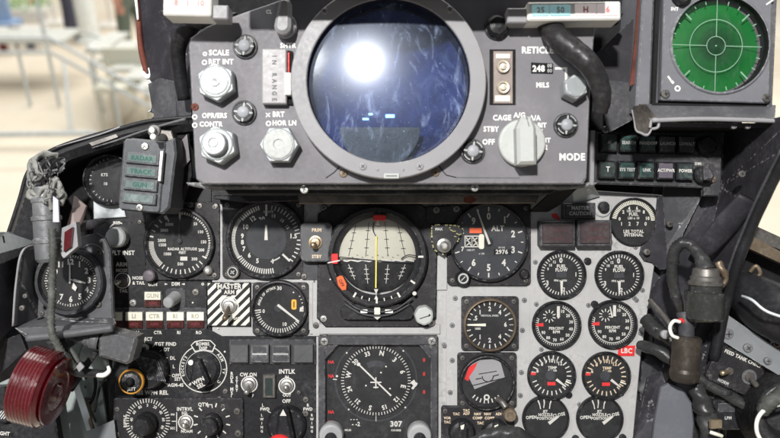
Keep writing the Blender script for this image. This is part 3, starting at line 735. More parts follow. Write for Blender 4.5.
for x, y, r_ in ((325, 337, 3.6), (431, 339, 3.8), (316, 325, 3), (150, 232, 2), (220, 398, 2.4), (306, 399, 3), (306, 413, 3), (299, 392, 2)): screw(T, x, y, r_, 2.2, 'darksteel')

def toggle(T, x, y, r_=5, lx=0, lz=.6, ring_=True, mt='knobgrey', L_=11, base=0, rm='steel'):
    def f(b):
        b.lathe(x, y, [(r_+1.6, base), (r_+1.6, base+1.2), (r_, base+1.6), (r_*.8, base+4), (r_*.45, base+4.2)], rm, 20)
        if ring_: b.ring(x, y, r_+2.3, r_+3.4, base+.35, 'marks')
    o = sub(T, T, 'toggle_switch', f)
    sub(T, o, 'lever', lambda b: b.lathe3(b.L(x, y, base+3), Vector((lx, -1, -lz)), [(0, 1.3), (L_*.7, 2.3), (L_, 2.9), (L_+1.6, 2.4), (L_+2.3, .01)], mt, 14, True))
    return o

def gauge(name, label, cat, x, y, r, face, case=None, cs=4, base=1.0, bez='black', mt='dial', needles=(), bz=1.10, screws=True, group=None, proud=6.0, ccut=None, hub=None, roll=0):
    T = thing(name, label, cat, x, y, 0, roll, group)
    d0 = base
    if case:
        d0 = base+3.5
        pts = ccut or rrect(*case, cs)
        sub(T, T, 'case', lambda b: b.prism(pts, -1, d0, 'black_crackle', .9))
        if screws:
            x0, y0, x1, y1 = case
            for sx, sy in ((x0+5, y0+5), (x1-5, y0+5), (x0+5, y1-5), (x1-5, y1-5)): screw(T, sx, sy, 2.6, d0, 'darksteel')
    d1 = d0+proud
    sub(T, T, 'bezel', lambda b: (b.lathe(x, y, [(r*bz+.6, d0-1.5), (r*bz+.6, d1-1.6), (r*bz-.4, d1), (r*1.035, d1+.2), (r*1.0, d1-1)], bez, 56, cap=False), ringwall(b, x, y, r*1.0, d1-1, d0+.2, bez)))
    f = d0+.5
    def fc(b): b.disc(x, y, r*1.002, f, mt, 56); face(b, f+.25)
    sub(T, T, 'dial', fc)
    for i, nd in enumerate(needles):
        a, L_, wd = nd[:3]; tail = nd[3] if len(nd) > 3 else 0; nm = nd[4] if len(nd) > 4 else 'marks'; ox, oy = nd[5] if len(nd) > 5 else (0, 0)
        def nf(b):
            x1, y1 = clk(x+ox, y+oy, a, L_); x0, y0 = clk(x+ox, y+oy, a+180, tail); b.bar(x0, y0, x1, y1, wd, f+1.4+i*.6, nm, .35, wd*.55)
        sub(T, T, 'needle', nf)
    if hub: sub(T, T, 'hub', lambda b: b.lathe(x, y, [(hub, f), (hub, f+2), (hub*.6, f+2.6)], 'dialgrey', 20))
    sub(T, T, 'glass', lambda b: b.lathe(x, y, [(r*1.0, d1-1.2), (r*.6, d1-.5), (.01, d1-.2)], 'glass', 40, True))
    return T
def ringwall(b, x, y, r_, d1, d0, mt):
    n = 56; vs_ = []
    for d in (d1, d0):
        for i in range(n): a = 360*i/n; px, py = clk(x, y, a, r_); vs_.append(b.L(px, py, d))
    b.add(vs_, [(i, (i+1) % n, n+(i+1) % n, n+i) for i in range(n)], mt, True)

# --- radar altimeter
def f_ra(b, d):
    x, y = 180.5, 243
    b.ticks(x, y, 28.5, 31, 0, 90, 20, 1.4, d); b.ticks(x, y, 28.5, 31, 94, 118, 8, 1.0, d); b.ticks(x, y, 26, 31, 120, 120, 1, 1.4, d)
    b.ticks(x, y, 26.5, 31, 133, 215, 10, 1.1, d); b.ticks(x, y, 26, 31, 222, 272, 17, 1.0, d); b.ticks(x, y, 27, 31, 283, 330, 5, 1.5, d)
    b.ticks(x, y, 24, 31, 333, 333, 1, 1.5, d); b.bar(x, y-31, x, y-21, 2.6, d, 'marks', 0, 1.0)
    for t, px, py in (('50', 196, 224), ('100', 201, 232), ('150', 204, 242), ('200', 202, 250), ('300', 195, 259), ('500', 181, 264), ('1000', 168, 254), ('1500', 163, 245), ('2000', 162.5, 240.5), ('3000', 165, 230.5), ('5000', 170, 224.5)): b.text(t, px, py, 3.0, d)
    b.text('RADAR ALTITUDE', 183, 249, 2.7, d); b.text('FEET', 183, 252.6, 2.6, d)
    b.bar(181, 258.5, 188, 258.5, 4, d, 'marks')
T = gauge('radar_altimeter', 'round RADAR ALTITUDE FEET dial with its pointer straight up', 'gauge', 180.5, 243, 31.5, f_ra, (146, 202, 220, 280), 4, -1.8, needles=((0, 0.1, 1),), hub=None)
sub(T, T, 'pointer_hub', lambda b: b.lathe(180.5, 241, [(2.4, 2), (2.4, 5), (1.4, 5.4)], 'dialgrey', 16))
sub(T, T, 'pointer', lambda b: b.bar(180.5, 241, 180.5, 219, 1.6, 4.4, 'black', .4))
sub(T, T, 'knob', lambda b: b.lathe(152, 275, [(6, 1), (6, 10), (5, 11.5), (2, 12)], 'purple', 20))
sub(T, T, 'knob', lambda b: b.lathe(209, 270, [(5, 1), (5, 4), (4, 6), (2.2, 7)], 'steel', 16), 'small bright metal push button')

# --- airspeed
def f_as(b, d):
    x, y = 267, 239
    b.ticks(x, y, 29.5, 34, 10, 80, 12, .9, d, 'marks_dim'); b.ticks(x, y, 30.5, 34.5, 92, 130, 6, 1.1, d)
    b.ticks(x, y, 29.5, 34.5, 168, 236, 18, 1.1, d); b.ticks(x, y, 31, 34.5, 238, 306, 28, .9, d); b.ticks(x, y, 29.5, 34, 310, 346, 9, 1.5, d)
    b.bar(x, y-34.5, x, y-23, 2.0, d, 'marks'); b.ticks(x, y, 22, 32, 133, 133, 1, 2.0, d)
    for t, a, r_ in (('9', 277, 24), ('8', 262, 24), ('7', 246, 24.5), ('6', 226, 23.5), ('5', 202, 23.5), ('10', 300, 24), ('1.5', 84, 27), ('4', 165, 23), ('12', 326, 24), ('20', 348, 20)): px, py = clk(x, y, a, r_); b.text(t, px, py, 4.6, d, rot=a if a in (326, 348) else 0)
    b.text('KNOTS', x+2, y-27, 2.2, d, 'marks_dim'); b.text('10', x+7, y-23, 3.4, d, 'marks_dim')
    for i in range(6): px, py = clk(x, y, 145+i*4, 22.5); b.disc(px, py, .8, d, 'marks', 8)
    for t, a in (('8', 20), ('10', 40), ('13', 60)): px, py = clk(x, y, a, 24); b.text(t, px, py, 3.2, d, 'marks_dim', a-10)
    b.disc(x, y, 20, d+.05, 'dialgrey', 40)
T = gauge('airspeed_indicator', 'large airspeed dial with a short white needle pointing up, left of the horizon', 'gauge', 267, 239, 35.5, f_as, (223, 200, 304, 279), 5, 0, needles=((0, 14, 3.4, 1),))
sub(T, T, 'knob', lambda b: (b.lathe(234.5, 271.5, [(6.4, 2), (6.4, 8), (5, 9.5)], 'steel', 24), b.disc(234.5, 271.5, 4.2, 9.8, 'black', 20), b.bar(232.5, 273, 236.5, 270, 1, 10, 'marks_dim'), b.bar(233, 270, 236, 273.4, 1, 10, 'marks_dim')))

# --- angle of attack
def f_aoa(b, d):
    x, y = 280, 307.5
    b.ticks(x, y, 20.5, 24.5, 128, 258, 22, .9, d); b.ticks(x, y, 18.5, 24.5, 258, 264, 2, 1.2, d); b.ticks(x, y, 22.5, 24, 60, 95, 5, .8, d)
    for t, a, r_ in (('30', 0, 19.5), ('10', 163, 17), ('0', 258, 16)): px, py = clk(x, y, a, r_); b.text(t, px, py, 3.6, d)
    s = 'ANGLE OF ATTACK'
    for i, ch in enumerate(s):
        if ch != ' ': a = -80+i*4.8; px, py = clk(x, y, a, 20.5); b.text(ch, px, py, 2.4, d, rot=a)
    b.flat(rrect(292, 299, 297, 309, 1.5), d, 'amber'); b.bar(294.5, 301, 294.5, 307, 1, d+.1, 'void')
    b.flat([(300.5, 307), (304, 306), (304, 311), (300, 311)], d, 'marks'); b.disc(294, 292, .8, d, 'marks', 8)
    b.disc(x-1, y, 4, d+.05, 'dialgrey')
gauge('angle_of_attack_gauge', 'small ANGLE OF ATTACK dial with an orange mark, right of the striped switch plate', 'gauge', 280, 307.5, 25, f_aoa, (253, 282, 309, 335), 4, 0, needles=((128, 25, 2.6, 2, 'marks', (0, -2)),))

# --- altimeter
def f_alt(b, d):
    x, y = 488, 242
    b.ticks(x, y, 30.5, 35, 0, 324, 10, 1.3, d); b.ticks(x, y, 32, 34.5, 18, 342, 10, .9, d)
    for i, t in enumerate('0123456789'):
        if t in '78': continue
        px, py = clk(x, y, i*36, 25.5 if t != '1' else 27); b.text(t, px, py, 6.6, d, sx=.95)
    b.text('7', x-26, y+7, 4.4, d); b.text('8', x-26, y-10, 4.4, d)
    b.text('ALT', 497, 228.5, 5.4, d)
    b.flat([(469, 228), (481, 228), (481, 233), (469, 233)], d, 'orange')
    b.flat([(464, 235.5), (478, 235.5), (478, 247), (464, 247)], d, 'marks')
    for i in (0, 1):
        X = 465+i*6.7; b.flat([(X, 236.5), (X+6, 236.5), (X+6, 246), (X, 246)], d+.08, 'dial'); b.bar(X+.5, 237, X+5.5, 245.5, 1, d+.16, 'marks'); b.bar(X+.8, 241, X+5, 237.5, 1, d+.16, 'marks'); b.bar(X+.8, 245.4, X+5, 242, 1, d+.16, 'marks')
    b.flat([(493, 249), (510, 249), (510, 254.5), (493, 254.5)], d, 'void'); b.text('2976', 501, 251.8, 4.2, d+.1, sx=1.1); b.text('IN HG', 501, 247.4, 1.8, d, 'marks_dim')
    b.text('x 100', 481, 253.5, 1.8, d, 'marks_dim'); b.text('1000 FT', 470, 250, 1.8, d, 'marks_dim')
    b.disc(x, y, 4.5, d+.05, 'dial')
T = gauge('altimeter', 'large ALT dial with an orange flag and a counter window, right of the horizon', 'gauge', 488, 242, 36.5, f_alt, (447, 203, 530, 285), 4, 1.2, bz=1.06, mt='dialgrey', needles=((-20, 34, 2.4, 2), (-20, 35, 1.2, -20), ))
sub(T, T, 'drum', lambda b: b.prism(rrect(478, 234, 483.5, 249, 2), 5.2, 7, 'cream', .5))
sub(T, T, 'knob', lambda b: (b.lathe(462, 277.5, [(7.2, 3), (7.2, 10), (5.6, 13), (4.6, 13)], 'black', 24, nonround=lambda i, t: 1+.04*(i % 2)), b.ring(462, 277.5, 3.6, 5.2, 13.4, 'marks_dim'), b.bar(460, 279.5, 464, 275.5, 1, 13.5, 'marks_dim')))
sub(T, T, 'knob', lambda b: b.lathe(523, 273.5, [(5, 3), (5, 8), (3.4, 10)], 'black', 20), 'dark reset knob')

# --- vertical velocity
def f_vv(b, d):
    x, y = 489, 324
    b.ticks(x, y, 19.5, 23.5, -90, 90, 13, 1.0, d); b.ticks(x, y, 19.5, 23.5, 90, 270, 13, 1.0, d); b.ticks(x, y, 17.5, 23.5, 60, 120, 2, 1.3, d)
    for t, a in (('2', 0), ('1', -38), ('4', 40), ('6', 90), ('4', 140), ('2', 180), ('1', 218), ('.5', -66)): px, py = clk(x, y, a, 15.6); b.text(t, px, py, 4.4, d)
    b.text('VERTICAL SPEED', x, y-9, 1.8, d, 'marks_dim'); b.text('1000', x-12, y+4, 2.2, d)
gauge('vertical_speed_gauge', 'small dial with a brown rim and a cream needle pointing left, below the altimeter', 'gauge', 489, 324, 24, f_vv, (461, 296, 518, 350), 3, 1.2, bez='bronze', bz=1.07, needles=((-90, 22, 2.8, -4, 'cream'),))

# --- standby attitude
def f_sa(b, d):
    x, y = 486, 381
    b.flat([(466, 372), (470, 364), (479, 359), (496, 358), (500, 362), (504, 376), (474, 388)], d, 'bezelgrey')
    b.flat([(464, 378), (468, 366), (477, 361), (474, 368), (469, 375), (468, 380)], d+.1, 'red')
    b.bar(469, 385, 511, 375, .9, d+.2, 'void'); b.ring(487, 375, 5, 6, d+.2, 'void', 90, 270); b.bar(478, 373, 496, 370, .8, d+.2, 'void')
    b.bar(475, 378, 481, 377, 1, d+.2, 'void'); b.bar(492, 375, 498, 373.5, 1, d+.2, 'void')
    b.ticks(x, y, 17, 21, 140, 222, 8, 1.1, d); b.ring(486, 396, 1.5, 3, d, 'marks')
T = gauge('standby_attitude_gauge', 'small attitude ball with a red and white horizon flag, under the brown-rimmed dial', 'gauge', 486, 381, 25, f_sa, (457, 352, 516, 407), 3, 1.2, bz=1.08)
sub(T, T, 'caging_arm', lambda b: b.tube([(497, 399, 12), (502, 402, 16), (506, 408, 20)], [3, 3.5, 3], 'darksteel', 10))
sub(T, T, 'caging_knob', lambda b: b.lathe(507, 410, [(6.6, 10), (6.6, 20), (5.4, 22), (3.2, 22), (3.2, 20.5), (2, 20.5)], 'bronze', 24))

# --- attitude director: case, moving ball, bezel ring with roll ticks
T = thing('attitude_indicator', 'big attitude indicator with a grey and black ball under red tabs in the panel centre', 'gauge', 377, 256, 0)
sub(T, T, 'case', lambda b: b.hole_plate([(318, 214), (334, 204), (420, 204), (438, 214), (436, 318), (428, 327), (326, 327), (317, 318)], 377, 256, 47, -1, 4, 'black_crackle', 1.5))
for x, y in ((324, 318), (431, 322)): screw(T, x, y, 3.6, 4, 'steel')
def adring2(b):
    n = 64; prof = [(50, 2), (50, 12.5), (48, 14), (44, 14), (38.5, 8), (38.5, 1)]
    for j in range(len(prof)-1):
        vs_ = []
        for r_, d in (prof[j], prof[j+1]):
            for i in range(n): px, py = clk(377, 256, 360*i/n, r_); vs_.append(b.L(px, py, d))
        b.add(vs_, [(i, (i+1) % n, n+(i+1) % n, n+i) for i in range(n)], 'black', True)
    cx, cy = 377, 256
    for a in (90, 125, 150, 180, 210): b.bar(*clk(cx, cy, a, 40.6), *clk(cx, cy, a, 45.8), 1.9, 14.3, 'marks')
    for a in (160, 170, 190, 200, 270, 240): b.bar(*clk(cx, cy, a, 41), *clk(cx, cy, a, 44), 1.0, 14.3, 'marks')
    b.disc(414, 292, 2, 14.4, 'marks', 14)
sub(T, T, 'bezel', adring2)
def ball(b):   # sphere of radius 46 behind the ring, pale sky over black ground with meridian scales
    Rr = 40; n = 40; c0 = (377, 253)
    def sp(u, v): # u,v in px offset
        d = math.sqrt(max(0, Rr*Rr-u*u-v*v)); return b.L(c0[0]+u, c0[1]+v, d*.2+1)
    rows = 24
    for j in range(rows):
        v0 = -Rr+2*Rr*j/rows; v1 = v0+2*Rr/rows
        h0 = math.sqrt(max(0, Rr*Rr-v0*v0))*.999; h1 = math.sqrt(max(0, Rr*Rr-v1*v1))*.999
        vs_ = [sp(-h0+2*h0*i/n, v0) for i in range(n+1)]+[sp(-h1+2*h1*i/n, v1) for i in range(n+1)]
        b.add(vs_, [(i, i+1, n+2+i, n+1+i) for i in range(n)], 'adigrey' if v1 < 7.5 else 'dial', True)
    def sb(u0, v0, u1, v1, wd, mt):
        m_ = 5
        for k in range(m_):
            a = (u0+(u1-u0)*k/m_, v0+(v1-v0)*k/m_); c = (u0+(u1-u0)*(k+1)/m_, v0+(v1-v0)*(k+1)/m_); dv = Vector((c[0]-a[0], c[1]-a[1])).normalized(); nx, ny = -dv.y*wd/2, dv.x*wd/2
            q = [sp(a[0]+nx, a[1]+ny), sp(c[0]+nx, c[1]+ny), sp(c[0]-nx, c[1]-ny), sp(a[0]-nx, a[1]-ny)]
            b.add([x+Vector((0, -.35, 0)) for x in q], [(0, 1, 2, 3)], mt)
    for s_ in (-1, 1):
        for k, (u0, u1) in enumerate(((8, 11), (21, 28))):
            for sg, mt in ((-1, 'void'), (1, 'marks')):
                v0, v1 = (-28 if k else -31, 3) if sg < 0 else (11, 30 if not k else 26)
                ua, ub = (u0, u1) if sg < 0 else (u1, u0+1)
                sb(s_*ua, v0, s_*ub, v1, .55, mt)
                for q in range(1, 4):
                    t = q/4; uu = s_*(ua+(ub-ua)*t); vv = v0+(v1-v0)*t; sb(uu-2.2, vv, uu+2.2, vv, .6, mt)
    for q in range(-9, 10): sb(q*3.7, 7.2+.8*math.sin(q*2.1), (q+1)*3.7, 7.2+.8*math.sin((q+1)*2.1), 1.5, 'marks')
    for q in range(-5, 6): sb(q*5, 1.5+(abs(q) % 2)*2, q*5+1.6, 2.2+(abs(q) % 2)*2, .5, 'void')
sub(T, T, 'ball', ball)
sub(T, T, 'pointer_bar', lambda b: b.bar(376.5, 236, 376, 287, 1.3, 10.5, 'yellow', .5))
sub(T, T, 'wire_bar', lambda b: b.tube([(374, 222, 9), (373, 230, 10), (377, 238, 10)], .5, 'void', 6))
sub(T, T, 'wire_bar', lambda b: b.tube([(340, 257, 10), (370, 260, 10), (395, 262, 10), (412, 262, 10)], .55, 'dialgrey', 6))
sub(T, T, 'wire_bar', lambda b: b.tube([(401, 259, 10), (408, 255, 10), (417, 256, 10)], .5, 'void', 6))
sub(T, T, 'pointer', lambda b: (b.flat([(374.2, 288), (378.4, 288), (376.4, 293)], 12, 'marks'), b.flat([(374.2, 298.5), (378.6, 298.5), (376.4, 293.6)], 12, 'marks')))
sub(T, T, 'top_pointer', lambda b: b.flat([(375.6, 225), (380, 225), (378, 219.5)], 12, 'marks'))
sub(T, T, 'red_tab', lambda b: b.prism(rrect(373.5, 215, 386, 220.5, 1.5), 12, 15.5, 'red', .5))
sub(T, T, 'red_tab', lambda b: b.prism(rrect(332.5, 253, 339, 263, 1.5), 12, 15.5, 'red', .5))
def ovf(b):
    q = [( 337.5, 276.5), (341, 274.5), (344, 275.5), (347.5, 283), (347, 288.5), (343, 289), (339, 284)]; b.prism(q, 12, 15, 'orange', .5); b.text('OFF', 342.3, 281.8, 3.4, 15.2, 'rustred', 66)
sub(T, T, 'flag', ovf, 'orange-red OFF flag')
sub(T, T, 'cross_mark', lambda b: (b.bar(329, 262, 341, 259.5, 1.2, 15.8, 'marks'),))
def slip(b):
    b.prism(rrect(341, 303, 414, 319, 7), 4, 9, 'black', 1); 
    b.tube([(345, 304, 10), (360, 313, 12), (377, 316, 12.5), (394, 313, 12), (410, 304, 10)], 1.1, 'dark', 8)
    b.tube([(343, 298, 12), (358, 309, 13), (377, 312, 13), (396, 309, 13), (412, 298, 12)], .9, 'dark', 8)
sub(T, T, 'slip_tube', slip)
sub(T, T, 'slip_ball', lambda b: (b.prism(rrect(374.5, 306, 380.5, 313, 1), 12, 14, 'cream', .5), b.prism(rrect(361, 308, 368, 311.5, .8), 11, 13.5, 'white', .3), b.prism(rrect(385, 308, 393, 311.5, .8), 11, 13.5, 'white', .3), b.flat([(374, 315), (381, 315), (377.5, 318)], 13.6, 'marks')))
def trimk(b):
    b.lathe(423.5, 314, [(9.5, 4), (9.5, 10), (8.5, 16), (7, 17)], 'knobwhite', 30, nonround=lambda i, t: 1+.04*((i//2) % 2)); b.bar(419, 316.5, 428, 313.5, .8, 17.2, 'void'); b.flat([(428, 311.5), (430, 313), (427.6, 314.8)], 17.2, 'void')
sub(T, T, 'trim_knob', trimk)
sub(T, T, 'glass', lambda b: b.lathe(377, 256, [(41.5, 11.6), (30, 13.4), (.01, 14.4)], 'glass', 40, True))
def marksl(b):
    for q in range(3): b.disc(330.5, 268+q*5.5, .8, 4.3, 'marks', 8)
sub(T, T, 'dot_mark', marksl)

# --- horizontal situation indicator
T = thing('compass_indicator', 'square compass dial with a slim white airplane mark at the bottom centre of the panel', 'compass', 376, 385, 0)
def hcase(b):
    # frame as four bars around a recessed window
    o_ = [(319, 335), (437, 335), (437, 470), (319, 470)]; i_ = [(336, 344), (420, 344), (430, 356), (430, 470), (325, 470), (325, 357)]
    b.prism([(319, 335), (437, 335), (437, 344), (319, 344)], -1, 8, 'dark', 1)
    b.prism([(319, 344), (326, 344), (326, 470), (319, 470)], -1, 7.9, 'dark', .8); b.prism([(430, 344), (437, 344), (437, 470), (430, 470)], -1, 7.9, 'dark', .8)
    b.prism([(326, 344), (338, 344), (326, 358)], -1, 7.8, 'dark', .6); b.prism([(419, 344), (430, 344), (430, 358)], -1, 7.8, 'dark', .6)
sub(T, T, 'case', hcase)
for x, y in ((325, 340), (431.5, 339.5)): screw(T, x, y, 4.2, 8, 'steel')
def hs(b):
    d = .5; b.flat([(326, 344), (430, 344), (430, 470), (326, 470)], d, 'dial')
    cx, cy = 376, 380
    b.ring(cx, cy, 40, 41.5, d+.1, 'dialgrey')
    for a in range(8):
        if a % 2: x0, y0 = clk(cx, cy, a*45-2, 40); b.disc(x0, y0, .9, d+.2, 'marks', 8)
    for q in ((-1, -24), (-2, -10), (-2, 26), (-1, 36)):
        b.text('NAV'[:2], 331, 380+q[1]+6, 3.2, d+.1, 'red', 0); 
    for q in (-20, -6, 12): b.text('II', 424, 380+q, 3.4, d+.1, 'red')
    b.bar(cx+1, 341, cx+1, 357, .8, d+.3, 'marks'); b.bar(cx, 402, cx, 421, .8, d+.3, 'marks_dim')
    b.text('- - -', 354, 419, 3.5, d+.2); b.text('- -2', 356, 424, 4.2, d+.2); b.text('MILES', 348, 430, 2, d+.2)
    b.flat([(389, 420.5), (403, 420.5), (403, 427.5), (389, 427.5)], d+.1, 'dialgrey'); b.text('307', 396, 424, 5.4, d+.2, sx=1.1); b.text('COURSE', 396, 430.2, 2, d+.2)
    b.bar(333, 379, 337, 379.5, .9, d+.2, 'marks'); b.disc(337, 376, 1.2, d+.2, 'marks', 8)
sub(T, T, 'faceplate', hs)
def card(b):
    cx, cy, d = 376, 380, 2.4; b.disc(cx, cy, 35.2, d-.1, 'dial', 64)
    off = 12
    b.ticks(cx, cy, 31.8, 34.8, 0, 355, 72, .7, d+.2)
    for i, t in enumerate(('N', '3', '6', 'E', '12', '15', 'S', '21', '24', 'W', '30', '33')):
        a = off+i*30; x0, y0 = clk(cx, cy, a, 27.6); b.text(t, x0, y0, 5.0 if len(t) < 2 else 4.4, d+.2, rot=a)
    b.ring(cx, cy, 14, 20, d+.2, 'dialgrey', -30, 30)
    for x, y in ((366, 385), (381, 372), (386, 366), (390, 388)): b.disc(x, y, .9, d+.3, 'marks', 8)
sub(T, T, 'compass_card', card)
def crs(b):
    cx, cy, d = 376, 380, 5
    x0, y0 = clk(cx, cy, -46, 22); x1, y1 = clk(cx, cy, 134, 21); b.bar(x0, y0, x1, y1, 1.5, d, 'marks', .4)
    hx, hy = clk(cx, cy, -46, 24); b.disc(hx, hy, 1.9, d+.1, 'marks', 12)
sub(T, T, 'course_needle', crs)
sub(T, T, 'airplane_mark', lambda b: (b.bar(370.5, 381, 381.5, 381, 1.2, 6.2, 'marks', .3), b.bar(376, 376, 376, 387, 1.2, 6.3, 'marks', .3), b.bar(373.4, 386, 378.6, 386, 1.1, 6.1, 'marks', .3)))
sub(T, T, 'heading_bug', lambda b: (b.flat([(410, 381.5), (415, 386), (417, 384), (414, 378.5)], 5, 'marks'), b.flat([(411, 387), (416, 381), (417.6, 382.4), (413, 388.5)], 5.2, 'marks')))
sub(T, T, 'glass', lambda b: b.flat([(338, 344.5), (418, 344.5), (429.6, 357), (429.6, 470), (326.4, 470), (326.4, 357)], 7, 'glass'))
for x in (332, 419):
    sub(T, T, 'knob', lambda b: (b.lathe(x, 432, [(12, 2), (12, 12), (11, 14.5), (9, 15)], 'knobgrey', 30), b.lathe(x, 434, [(6, 15), (6, 20), (5, 21)], 'black', 20)))

# --- engine gauges, two columns
def f_ff(b, d, x, y):
    b.ticks(x, y, 17.5, 20.5, 0, 352, 42, .9, d)
    b.text('0', x-.5, y-14, 5, d); b.text('FUEL', x, y-8.2, 3.3, d); b.text('FLOW', x, y-4.6, 3.3, d)
    b.text('1', x+14.5, y, 4, d); b.text('3', x-14, y+8.5, 4.6, d); b.text('2', x+2.5, y+15, 4, d)
    for t, a in (('12', -30), ('10', -50), ('9', -68)): x0, y0 = clk(x, y, a, 14.4); b.text(t, x0, y0, 2.6, d)
    b.text('PPH x 1000', x-1, y+6, 2.0, d); b.prism(rrect(x-5, y-2.5, x+5, y+3, 1), d, d+.2, 'dialgrey')
def f_rpm(b, d, x, y):
    b.ticks(x, y, 18.5, 20.8, 20, 290, 46, .6, d); b.ring(x, y, 18.2, 18.9, d, 'marks', 20, 290)
    for i, t in enumerate(('10', '20', '30', '40', '50', '60', '70', '80', '90')): x0, y0 = clk(x, y, 24+i*27, 15); b.text(t, x0, y0, 3.0, d)
    b.text('PERCENT', x, y+3.2, 2.7, d); b.text('RPM', x, y+6.8, 2.9, d)
    b.flat([(x-20, y-1.5), (x-13, y-2.4), (x-13, y+1.2), (x-20, y+1)], d+.1, 'red')
    b.ticks(x-7, y-9, 3.5, 6.5, 0, 324, 10, .9, d); b.bar(x+2, y-19, x+2, y-8, 3, d+.1, 'marks')
def f_egt(b, d, x, y, mk='marks'):
    b.ticks(x, y, 15.5, 20, -80, 250, 24, 1.1, d, mk)
    for t, a in (('8', -40), ('9', -22), ('10', -2), ('11', 18), ('12', 36), ('6', -72)): x0, y0 = clk(x, y, a, 14.5); b.text(t, x0, y0, 3.6, d, mk)
    b.text('TEMP', x+1, y-7.5, 2.8, d, mk); b.text('C x 100', x+1, y-4.6, 2, d, mk)
    b.flat([(x-4, y+6.6), (x+4, y+6.6), (x+4, y+10), (x-4, y+10)], d+.1, 'red'); b.flat([(x-20.5, y-3), (x-15.5, y-3), (x-15.5, y-.4), (x-20.5, y-.4)], d+.1, 'red')
    b.disc(x-1, y, 5, d+.05, 'dialgrey')
def f_noz(b, d, x, y):
    for a in (-22, -4, 18): b.bar(*clk(x, y, a, 15), *clk(x, y, a, 19.5), 1.2, d, 'marks'); b.bar(*clk(x, y, a+(-5 if a < 0 else 5), 10.5), *clk(x, y, a, 15), .9, d, 'marks')
    b.text('OPEN', x-14, y-1, 3.2, d, rot=-4); b.text('CLOSE', x+13.5, y-3.5, 3.2, d, rot=-12); b.text('JET', x, y-7, 2.6, d); b.text('NOZZLE', x, y-3.6, 2.8, d); b.text('POSITION', x, y, 2.8, d)
side = ('left', 'right')
G = (('fuel_flow_gauge', ((561, 274.5), (618.5, 275)), 22.6, 'FUEL FLOW dial in the {} column of engine dials', 'fuel flow dials'),
     ('rpm_gauge', ((556, 325), (612, 324)), 22.6, 'PERCENT RPM dial in the {} column of engine dials', 'percent rpm dials'),
     ('temperature_gauge', ((551, 375), (605.5, 375.5)), 22.4, '', 'exhaust temperature dials'),
     ('nozzle_gauge', ((545, 418), (599, 418)), 21.6, 'JET NOZZLE POSITION dial in the {} column at the bottom', 'nozzle position dials'))
for name, cs_, r_, lab, grp in G:
    for i, (x, y) in enumerate(cs_):
        if name == 'fuel_flow_gauge': fn = lambda b, d: f_ff(b, d, x, y); nd = ((180, 19, 2.8, -6),); hb = None
        elif name == 'rpm_gauge': fn = lambda b, d: f_rpm(b, d, x, y); nd = ((6 if i == 0 else -12, 18, 1.6, -7, 'marks', (1, 0)),); hb = None
        elif name == 'temperature_gauge':
            fn = lambda b, d: f_egt(b, d, x, y, ('marks', 'marks_tan')[i]); nd = ((128, 18, 2.6, -6), (112, 21, 1.8, -15, 'cream')); hb = None
            lab = ('temperature dial with white numerals left of its tan-numbered twin', 'temperature dial with tan numerals beside the bright-numbered one')[i]
        else: fn = lambda b, d: f_noz(b, d, x, y); nd = ((54, 16, 3.4, -4, 'marks', (0, 7)),); hb = None
        gauge(name, lab.format(side[i]), 'gauge', x, y, r_, fn, None, 0, 1.0, bz=1.06, needles=nd, group=grp, proud=5, hub=hb)
def f_fq(b, d):
    x, y = 633, 222
    b.ticks(x, y, 17.5, 21.6, -78, 84, 34, 1.1, d, 'cream')
    for t, a in (('0', -78), ('2', -46), ('4', -18), ('6', 14), ('8', 46), ('10', 76)): x0, y0 = clk(x, y, a, 14.2); b.text(t, x0, y0, 3.2, d, 'cream')
    b.text('LBS x 1000', x, y-11, 2.2, d); b.text('FUEL', x, y-7.6, 3.3, d); b.text('LBS x 10', x, y-3.8, 2.4, d)
    for i, t in enumerate('1270'): b.text(t, x-12+i*8, y+2, 3.6, d)
    b.text('LBS TOTAL', x, y+9.5, 3.1, d); b.text('INTERNAL', x, y+13, 3.1, d)
gauge('fuel_quantity_gauge', 'round FUEL LBS TOTAL INTERNAL dial at the top right of the pale panel', 'gauge', 633, 222, 22.6, f_fq, None, 0, 1.0, bz=1.05, needles=(), proud=4)
# half hidden dial beside the warning lamps
def f_hid(b, d): 
    b.text('KTS', 105, 175, 3, d, 'marks_dim'); b.text('10', 106, 184, 3, d, 'marks_dim'); b.ticks(112, 180, 20, 22, 180, 350, 16, .7, d, 'marks_dim')
gauge('side_gauge', 'dark round dial half hidden behind the warning lamp box', 'gauge', 112, 180, 23, f_hid, None, 0, 1.0, bz=1.1, proud=10)

# --- warning blocks
def block(name, label, x0, y0, x1, y1, d, cap, lines, group=None, frame='dark', txt='reddim'):
    T = thing(name, label, 'warning light', (x0+x1)/2, (y0+y1)/2, 0, 0, group)
    sub(T, T, 'housing', lambda b: b.prism(rrect(x0, y0, x1, y1, 1), -1, d, frame, 1.2))
    def c(b):
        b.prism(rrect(x0+2.5, y0+2.5, x1-2.5, y1-3, 1), d-1, d+1.8, cap, .7)
        for i, t in enumerate(lines): b.text(t, (x0+x1)/2, y0+ (y1-y0)*(i+1)/(len(lines)+1), 3.6, d+1.95, txt)
    sub(T, T, 'lens', c); return T
block('warning_light', 'dark red warning light block left of its twin above the fuel flow dials', 537, 221, 572, 246, 14, 'lampred', ('- - - - -', '- - - -'), 'dark red warning lights', txt='reddim')
block('warning_light', 'dark red warning light block right of its twin beside the fuel total dial', 574, 220, 608, 246, 14, 'lampred', ('- - - -', '- - - - -'), 'dark red warning lights', txt='reddim')
block('caution_light', 'grey MASTER CAUTION lamp block above the dark red warning lights', 561, 203, 593, 219, 10, 'dark', ('MASTER', 'CAUTION'), txt='marks_dim')
T = thing('push_button', 'black round push button with a metal ring left of the fuel total dial', 'button', 602, 207, 0)
